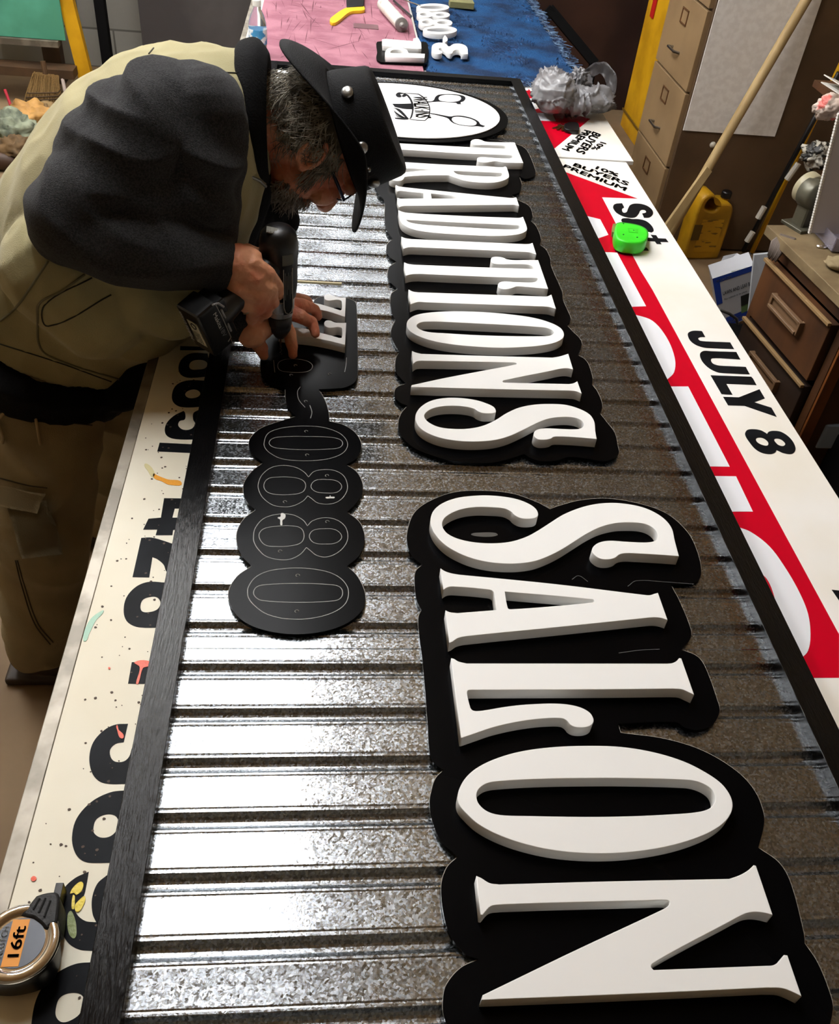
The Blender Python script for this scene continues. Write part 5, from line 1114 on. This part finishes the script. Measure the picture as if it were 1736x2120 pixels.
# nails
# eye, glasses
bm = bmesh.new(); tube(bm, [hp(688, 322, -.078), hp(700, 352, -.078), hp(711, 384, -.070)], .0032, 6)
tube(bm, [hp(711, 384, -.068) + (U_ * math.cos(i * PI / 8) * .017 + Sd * math.sin(i * PI / 8) * .024) + Vector((0, .036, 0)) + Fd * .004 for i in range(17)], .0016, 6)
tube(bm, [hp(711, 384, -.068) + (U_ * math.cos(i * PI / 8) * .017 + Sd * math.sin(i * PI / 8) * .024) + Vector((0, .100, 0)) + Fd * .004 for i in range(17)], .0016, 6)
mk('glasses', bm, mat('navy_glasses', '#141c33', .3), man, True)

# ---- clothes
OLIVE = mat('olive_canvas', '#a39a70', .85, col2='#928a62', nscale=4, bump=.25, bscale=500, sheen=.15)
FLEECE = mat('charcoal_fleece', '#2a2a2c', .95, col2='#111113', nscale=330, bump=.8, bscale=620, sheen=.06)
KNIT = mat('black_knit', '#0a0a0b', .95, bump=.5, bscale=300, spec=.2)
KHAKI = mat('khaki_cotton', '#8d8060', .9, col2='#786b4e', nscale=4, bump=.3, bscale=350)
YT = 1.665
def loft(bm, st, y=YT, n=36):
    rings = []
    for (A, B, hw) in st:
        a, b = PY(A[0], A[1], y), PY(B[0], B[1], y); c_ = (a + b) / 2; up_ = (a - b) / 2
        rings.append([bm.verts.new(c_ + up_ * math.cos(2 * PI * k / n) + Vector((0, -1, 0)) * hw * math.sin(2 * PI * k / n)) for k in range(n)])
    for a, b in zip(rings, rings[1:]):
        for k in range(n): bm.faces.new((a[k], a[(k + 1) % n], b[(k + 1) % n], b[k]))
    bm.faces.new(rings[0][::-1]); bm.faces.new(rings[-1])
def wrinkle(scale, amp, stretch=(1, 1, 1), seed=0):
    def f(co):
        p = Vector((co.x * stretch[0], co.y * stretch[1], co.z * stretch[2])) * scale + Vector((seed, 0, seed))
        v = noise.noise(p) ; w_ = 1 - abs(noise.noise(p * 1.9 + Vector((5, 5, 5)))) * 2.2
        return amp * (.6 * v + .4 * w_)
    return f
bm = bmesh.new()
loft(bm, [((-118, 568), (306, 752), .195), ((-82, 505), (330, 715), .205), ((-15, 408), (385, 690), .215), ((58, 285), (455, 585), .22), ((140, 182), (520, 500), .222), ((240, 122), (545, 430), .222), ((335, 104), (550, 385), .205), ((425, 100), (552, 350), .165), ((500, 104), (552, 310), .10)])
# hanging near front corner of the vest and lap fold
cap(bm, PY(300, 600, 1.52), .085, PY(360, 640, 1.52), .055, 18); cap(bm, PY(200, 640, 1.50), .09, PY(120, 560, 1.50), .10, 18)
vest = blob('vest', bm, OLIVE, man, .0055, 6, .5, wrinkle(7, .010, (1.4, 1, .8), 2))
# side pocket flap and seams
def onbody(px, py, off=.004):       # point on the evaluated vest surface along the view ray
    d = ray(px, py).normalized()
    return d
from mathutils.bvhtree import BVHTree
def surf(o):
    me = o.data; return BVHTree.FromPolygons([v.co.copy() for v in me.vertices], [tuple(p.vertices) for p in me.polygons])
VT = surf(vest)
def hit(tree, px, py, off=.002, dflt=1.5):
    d = ray(px, py).normalized(); r = tree.ray_cast(CAM, d)
    if r[0] is None: return None
    return r[0] + r[1] * off
def seam(name, tree, pts, rad, m, par, off=.0005):
    q = sm([(a, b) for a, b in pts], n=8, closed=False); L = [hit(tree, x, y, off) for x, y in q]; L = [p for p in L if p is not None]
    if len(L) > 1:
        bm = bmesh.new(); tube(bm, L, rad, 6); return mk(name, bm, m, par, True)
SEAM = mat('olive_piping', '#6f6a50', .8); SEAMD = mat('olive_dark_seam', '#2c2a20', .9)
for pts in ([(175, 568), (128, 602), (82, 628), (78, 660), (84, 720), (120, 745), (245, 785)], [(100, 540), (60, 600), (30, 640), (0, 665)]): seam('pocket_piping', VT, pts, .0022, SEAM, vest)
for pts in ([(190, 575), (92, 632), (100, 675), (230, 610)], [(0, 712), (120, 750), (230, 790)], [(470, 160), (480, 240), (478, 340), (462, 480)], [(452, 150), (500, 152)], [(318, 100), (308, 112)]): seam('seam', VT, pts, .0013, SEAMD, vest)
# dark waistband
bm = bmesh.new(); loft(bm, [((-140, 665), (272, 822), .205), ((-136, 650), (284, 806), .222), ((-126, 600), (300, 772), .228), ((-122, 580), (304, 756), .205)]); cap(bm, PY(250, 800, 1.56), .05, PY(290, 750, 1.58), .05, 16)
blob('waistband', bm, KNIT, man, .006, 4, .5, wrinkle(14, .006))
# near sleeve
bm = bmesh.new()
cap(bm, PY(335, 236, 1.525), .080, PY(290, 300, 1.505), .088, 24); cap(bm, PY(290, 300, 1.505), .088, PY(222, 375, 1.475), .080, 24); cap(bm, PY(222, 375, 1.475), .080, PY(145, 452, 1.44), .070, 24)
cap(bm, PY(145, 460, 1.44), .066, PY(250, 500, 1.43), .066, 24); cap(bm, PY(250, 500, 1.43), .066, PY(360, 525, 1.435), .060, 24); cap(bm, PY(360, 525, 1.435), .060, PY(440, 545, 1.443), .048, 24)
cap(bm, PY(400, 245, 1.54), .080, PY(400, 380, 1.51), .078, 20); cap(bm, PY(300, 410, 1.49), .088, PY(415, 430, 1.51), .066, 20); cap(bm, PY(430, 300, 1.52), .062, PY(445, 460, 1.50), .045, 20); cap(bm, PY(440, 355, 1.485), .045, PY(430, 410, 1.48), .045, 20); cap(bm, PY(262, 255, 1.525), .068, PY(215, 325, 1.50), .072, 20); cap(bm, PY(420, 235, 1.525), .068, PY(425, 330, 1.50), .062, 20)
def sleeve_disp(co):
    p = co * 9; v = noise.noise(Vector((p.x * .8 + p.z * 1.6, p.y, p.z * .4 - p.x * .4)) + Vector((2, 0, 0)))
    return .008 * (1 - abs(v) * 3.2)
sl = blob('fleece_sleeve', bm, FLEECE, man, .005, 6, .5, sleeve_disp); tag(sl, 'charcoal fleece shoulder and sleeve')
bm = bmesh.new(); a, b = PY(436, 544, 1.443), PY(468, 549, 1.446); tube(bm, [a, a + (b - a) * .5, b], [.046, .043, .040], 28, cap=False); bmesh.ops.solidify(bm, geom=bm.faces[:], thickness=.004); mk('cuff', bm, KNIT, man, True)
# far sleeve
bm = bmesh.new(); cap(bm, shF + Vector((0, -.02, 0)), .085, elF, .065, 20); cap(bm, elF, .065, wrF + Vector((-.03, .02, .02)), .042, 20); blob('fleece_sleeve', bm, FLEECE, man, .006, 5, .5, wrinkle(9, .006))
# open front of the jacket hanging towards the table
bm = bmesh.new()
for (x0, y0, x1, y1, yy, r0, r1) in ((545, 420, 500, 480, 1.70, .055, .04), (565, 415, 585, 455, 1.72, .045, .035), (585, 440, 570, 500, 1.73, .030, .028), (520, 440, 520, 520, 1.66, .045, .035), (500, 400, 470, 500, 1.62, .055, .05)): cap(bm, PY(x0, y0, yy), r0, PY(x1, y1, yy), r1, 16)
fr = blob('jacket_front', bm, KNIT, man, .005, 4, .5)
ZT = surf(fr)
bm = bmesh.new()
for k in range(26):
    q = PY(609 - k * 1.15 - .02 * k * k * .3, 428 + k * 2.9, 1.70); box(bm, q, (.004, .006, .0022))
mk('zipper', bm, mat('zip_dark', '#3a3835', .4, .5), fr)
# collar
bm = bmesh.new()
for (ax, ay, yy) in ((526, 112, 1.66), ):
    pass
def collar_ring(c0, c1, r0, r1, sq):
    bm = bmesh.new(); tube(bm, [c0, c0.lerp(c1, .5), c1], [r0, (r0 + r1) / 2, r1], 36, cap=False, ref=(0, 0, 1), squash=sq); bmesh.ops.solidify(bm, geom=bm.faces[:], thickness=.012); return bm
ca = PY(500, 245, 1.675); cb = PY(548, 250, 1.685)
ta = (PY(520, 92, 1.675) - PY(532, 400, 1.675)); R0 = ta.length / 2
upv = ta.normalized(); bm = bmesh.new()
for cx_, rr_, tr_ in ((514, .98, .020), (527, 1.0, .021), (540, .93, .017)):
    cen = PY(cx_, 246, 1.675); pts = [cen + upv * (R0 - .018) * rr_ * math.cos(2 * PI * k / 32) + Vector((0, -1, 0)) * .105 * rr_ * math.sin(2 * PI * k / 32) for k in range(33)]
    for k in range(32): cap(bm, pts[k], tr_, pts[k + 1], tr_, 10)
col = blob('collar', bm, KNIT, man, .005, 3, .5); CTREE = surf(col)
bm = bmesh.new(); pts = [PY(488, 352, 1.52), PY(515, 364, 1.53), PY(538, 374, 1.55), PY(550, 386, 1.57)]; tube(bm, pts, .0028, 6); mk('collar_zipper', bm, mat('zip_silver', '#8f8d86', .3, .8), col, True)
# trousers
bm = bmesh.new()
cap(bm, hN + Vector((0, 0, -.09)), .112, kN, .093, 24); cap(bm, kN, .093, aN + Vector((0, 0, .02)), .070, 24)
cap(bm, hF + Vector((0, 0, -.09)), .112, kF, .093, 24); cap(bm, kF, .093, aF + Vector((0, 0, .02)), .070, 24)
cap(bm, Vector((-.58, 1.60, .755)), .125, Vector((-.58, 1.74, .755)), .125, 24)
def trouser_disp(co):
    v = noise.noise(Vector((co.x * 7, co.y * 7, co.z * 10 + co.x * 6))); return .012 * (1 - abs(v) * 3)
tr_ = blob('trousers', bm, KHAKI, man, .006, 6, .5, trouser_disp)
TT = surf(tr_)
KD = mat('khaki_dark_seam', '#3a3324', .9); KL = mat('khaki_light', '#a09270', .9, bump=.3, bscale=350)
def surfpatch(name, tree, quad, m, par, off=.004, n=8, th=.003):
    bm = bmesh.new(); g_ = []
    for i in range(n + 1):
        row = []
        for j in range(n + 1):
            u, v = i / n, j / n
            x = (quad[0][0] * (1 - u) + quad[1][0] * u) * (1 - v) + (quad[3][0] * (1 - u) + quad[2][0] * u) * v
            y = (quad[0][1] * (1 - u) + quad[1][1] * u) * (1 - v) + (quad[3][1] * (1 - u) + quad[2][1] * u) * v
            row.append(hit(tree, x, y, off))
        g_.append(row)
    vm = {}
    for i in range(n):
        for j in range(n):
            q = [(i, j), (i + 1, j), (i + 1, j + 1), (i, j + 1)]; ps = [g_[a][b] for a, b in q]
            if any(p is None for p in ps) or max((ps[0] - p).length for p in ps) > .06: continue
            vs = []
            for (a, b) in q:
                if (a, b) not in vm: vm[(a, b)] = bm.verts.new(g_[a][b])
                vs.append(vm[(a, b)])
            bm.faces.new(vs)
    if not bm.faces: bm.free(); return None
    bmesh.ops.solidify(bm, geom=bm.faces[:], thickness=th); return mk(name, bm, m, par, True)
surfpatch('cargo_pocket', TT, [(22, 1045), (98, 1030), (125, 1140), (50, 1150)], KHAKI, tr_, .012)
surfpatch('pocket_flap', TT, [(2, 1003), (98, 1010), (82, 1060), (2, 1042)], KL, tr_, .018)
for pts in ([(36, 1160), (50, 1210), (78, 1290), (110, 1330)], [(32, 1160), (45, 1212), (72, 1292), (104, 1334)], [(0, 990), (60, 1005), (98, 1010)], [(85, 860), (110, 870), (190, 880)]): seam('trouser_seam', TT, pts, .0015, KD, tr_)
for pts in ([(66, 832), (74, 870), (84, 918)], [(20, 818), (14, 850), (2, 866)], [(2, 868), (8, 900), (10, 915)]): seam('drawstring', TT, pts, .003, mat('cord_tan', '#a08d68', .8), tr_, .006)
for a_ in (aN, aF):
    bm = bmesh.new(); cap(bm, a_ + Vector((-.03, 0, -.02)), .05, a_ + Vector((.13, -.01, -.045)), .042, 16); box(bm, (a_.x + .05, a_.y, .012), (.28, .095, .022), bev=.008)
    blob('boot', bm, mat('boot_brown', '#2f2319', .6), man, .005, 2)

# ---- hair, beard
HAIR = mat('grey_hair', '#aaa392', .6, col2='#6b6458', nscale=50, spec=.3)
HAIR2 = mat('white_beard', '#a9a294', .6, col2='#77706a', nscale=50, spec=.3)
def strands(name, base, m, par):
    bm = bmesh.new()
    for pts, r in base: tube(bm, pts, [r, r, r * .9, r * .8, r * .5, r * .2][:len(pts)] if len(pts) <= 6 else r, 3, cap=False)
    return mk(name, bm, m, par, True)
HUp = Vector((0, 1, 0)).cross((hp(655, 130) - hp(745, 420)).normalized())
if HUp.x < 0: HUp = -HUp
hcp = (hp(700, 150) + hp(752, 385)) / 2 - HUp * .020
rs = random.Random(21); HC = hp(668, 262)
base = []
cnt = 0
while cnt < 1900:
    th = rs.uniform(0, 2 * PI); ph = math.acos(rs.uniform(-1, 1))
    dU, dF, dS = math.cos(ph), math.sin(ph) * math.cos(th), math.sin(ph) * math.sin(th)
    if dU > .62 or dU < -.86: continue
    lim = .50 if dU > -.2 else .02
    if dF > lim: continue
    if dS > .3 and dF > -.05 + .2 * dU and dU < .0: continue
    p = HC + Fd * .004 + U_ * dU * .099 + Fd * dF * .096 + Sd * dS * .079
    nrm = (U_ * dU / .104 + Fd * dF / .101 + Sd * dS / .08).normalized()
    flow = (-U_ * 1.0 + Fd * rs.uniform(-.25, .75) + Sd * rs.uniform(-.3, .3)).normalized(); flow = (flow - nrm * flow.dot(nrm)).normalized()
    L = rs.uniform(.035, .065); curl = rs.uniform(-1, 1) * 1.3; side = nrm.cross(flow)
    pts = [p - nrm * .002]
    q = p.copy(); f_ = flow.copy()
    for k in range(5):
        f_ = (f_ + side * curl * .30 + nrm * (.20 - .11 * k)).normalized(); q = q + f_ * L / 5; pts.append(q.copy())
    if max((q_ - hcp).dot(HUp) for q_ in pts) > 0: continue
    base.append((pts, rs.uniform(.0006, .0011))); cnt += 1
for k in range(620):     # longer hair over the nape
    u = rs.random(); p = hp(560 + 55 * u + rs.uniform(-8, 8), 150 + rs.uniform(0, 75), rs.uniform(-.058, .03)); nrm = ((p - hp(600, 235)).normalized() - Vector((0, .6, 0))).normalized()
    f_ = (-U_ + Fd * rs.uniform(-.2, .7) + Sd * .3).normalized(); curl = rs.uniform(-1, 1); side = nrm.cross(f_); pts = [p]
    for j in range(5): f_ = (f_ + side * curl * .35 + nrm * .1).normalized(); p = p + f_ * .010; pts.append(p.copy())
    base.append((pts, rs.uniform(.0006, .0010)))
strands('hair', base, HAIR, man)
bm = bmesh.new(); HB(bm, 668, 266, .095, .092, .0800)
def hair_cut(bm):
    geom = bm.verts[:] + bm.edges[:] + bm.faces[:]
    bmesh.ops.bisect_plane(bm, geom=geom, plane_co=HC + Fd * .022 , plane_no=(Fd - U_ * .35).normalized(), clear_outer=True)
hair_cut(bm)
bmesh.ops.bisect_plane(bm, geom=bm.verts[:] + bm.edges[:] + bm.faces[:], plane_co=hcp + HUp * .012, plane_no=HUp, clear_outer=True)
for v in bm.verts: v.co += (v.co - HC).normalized() * .004 * noise.noise(v.co * 60)
mk('hair_mass', bm, mat('hair_under', '#57503f', .9, col2='#3a342b', nscale=60), man, True)
base = []; BC = hp(592, 368); cnt = 0
while cnt < 1100:
    th = rs.uniform(0, 2 * PI); ph = math.acos(rs.uniform(-1, 1))
    dU, dF, dS = math.cos(ph), math.sin(ph) * math.cos(th), math.sin(ph) * math.sin(th)
    if dU > .35 and dF < .5: continue
    if dF < -.45: continue
    p = BC + U_ * dU * .046 + Fd * dF * .040 + Sd * dS * .050
    nrm = (U_ * dU + Fd * dF + Sd * dS).normalized()
    flow = (-U_ * rs.uniform(.4, 1.2) + Fd * rs.uniform(0, .9) + nrm * .5 + Sd * rs.uniform(-.4, .4)).normalized()
    L = rs.uniform(.018, .038); pts = [p]; q = p.copy(); f_ = flow; side = nrm.cross(flow); cu = rs.uniform(-1, 1)
    for k in range(4): f_ = (f_ + side * cu * .35).normalized(); q = q + f_ * L / 4; pts.append(q.copy())
    base.append((pts, rs.uniform(.0005, .0009))); cnt += 1
for k in range(260):    # sideburn and moustache
    if k < 170: u = rs.random(); p = hp(692 - 60 * u + rs.uniform(-12, 12), 305 + 40 * u + rs.uniform(-14, 14), -.066 + rs.uniform(-.004, .004))
    else: p = hp(rs.uniform(628, 650), rs.uniform(398, 412), rs.uniform(-.03, .03))
    f_ = (-U_ + Fd * rs.uniform(.1, .9) + Sd * .25).normalized(); pts = [p]
    for j in range(4): f_ = (f_ + Vector((rs.uniform(-.2, .2), rs.uniform(-.2, .2), rs.uniform(-.2, .2)))).normalized(); p = p + f_ * .006; pts.append(p.copy())
    base.append((pts, .0008))
strands('beard', base, HAIR2, man)

# ---- hat
HATM = mat('black_suede', '#070708', .85, col2='#0c0c0d', nscale=20, bump=.4, bscale=420, spec=.25)
hat = thing('hat', 'black wide brimmed hat with silver rivets worn by the man', 'hat', hp(740, 260))
hc0 = hp(706, 268)             # centre of the head opening
Bu = (hp(615, 62) - hp(742, 470)); 
HU = Vector((0, 1, 0)).cross((hp(655, 130) - hp(745, 420)).normalized())
if HU.x < 0: HU = -HU
HF = Vector((0, 1, 0)).cross(HU)
if HF.z > 0: HF = -HF
hc0 = (hp(700, 150) + hp(752, 385)) / 2 - HU * .012
n = 72; bm = bmesh.new(); rings = []
ra, rb = .108, .092             # opening radii front/back and side
for s_ in range(9):
    f = s_ / 8; ring_ = []
    for k in range(n):
        a = 2 * PI * k / n; cf, cs = math.cos(a), math.sin(a)
        A_ = ra + f * (.072 if cf > 0 else .070); B_ = rb + f * .042
        fr_ = abs(cf) ** 1.5
        up = (1 - fr_) * (.036 * f ** 1.6) - fr_ * (.040 if cf > 0 else .062) * f ** 2.0
        ring_.append(bm.verts.new(hc0 + HF * A_ * cf + Sd * B_ * cs + HU * up))
    rings.append(ring_)
for a, b in zip(rings, rings[1:]):
    for k in range(n): bm.faces.new((a[k], a[(k + 1) % n], b[(k + 1) % n], b[k]))
bmesh.ops.recalc_face_normals(bm, faces=bm.faces[:]); bmesh.ops.solidify(bm, geom=bm.faces[:], thickness=.0035)
mk('brim', bm, HATM, hat, True)
bm = bmesh.new(); rings = []
HH = .112
for z, k_, sh in ((-.006, 1.0, 0), (.01, 1.0, 0), (.03, .975, 0), (.060, .94, 0), (.074, .92, 0), (.081, .89, 0), (.084, .84, 0), (.082, .6, 0), (.074, .3, 0), (.070, .05, 0)):
    ring_ = []
    for k in range(n):
        a = 2 * PI * k / n; cf, cs = math.cos(a), math.sin(a)
        zz_ = z * (1 + (.10 * cf if z > 0 else 0)); 
        ring_.append(bm.verts.new(hc0 + HF * (ra * k_ * cf) + Sd * rb * k_ * cs + HU * zz_))
    rings.append(ring_)
for a, b in zip(rings, rings[1:]):
    for k in range(n): bm.faces.new((a[k], a[(k + 1) % n], b[(k + 1) % n], b[k]))
bm.faces.new(rings[-1]); bmesh.ops.recalc_face_normals(bm, faces=bm.faces[:])
mk('crown', bm, HATM, hat, True)
RIV = mat('rivet_metal', '#9a9a97', .3, .9)
for (px, py) in ((706, 172), (737, 270), (752, 316), (758, 358)):
    d = ray(px, py)
    q = hp(px, py); best = None
    # place the rivet on the near side of the crown band
    rel = q - hc0; cf = max(-.95, min(.95, rel.dot(HF) / ra)); cs = math.sqrt(1 - cf * cf)
    c_ = hc0 + HF * ra * cf + Sd * (rb + .004) * cs + HU * .030
    nn = (HF * cf + Sd * cs).normalized(); M = frame(c_, HU, nn)
    bm = bmesh.new(); r_ = .011 if py != 316 else .004
    lathe(bm, [(r_, -.004), (r_, .001), (r_ * .8, .0035), (r_ * .4, .005)], M, 24); mk('rivet', bm, RIV, hat, True)
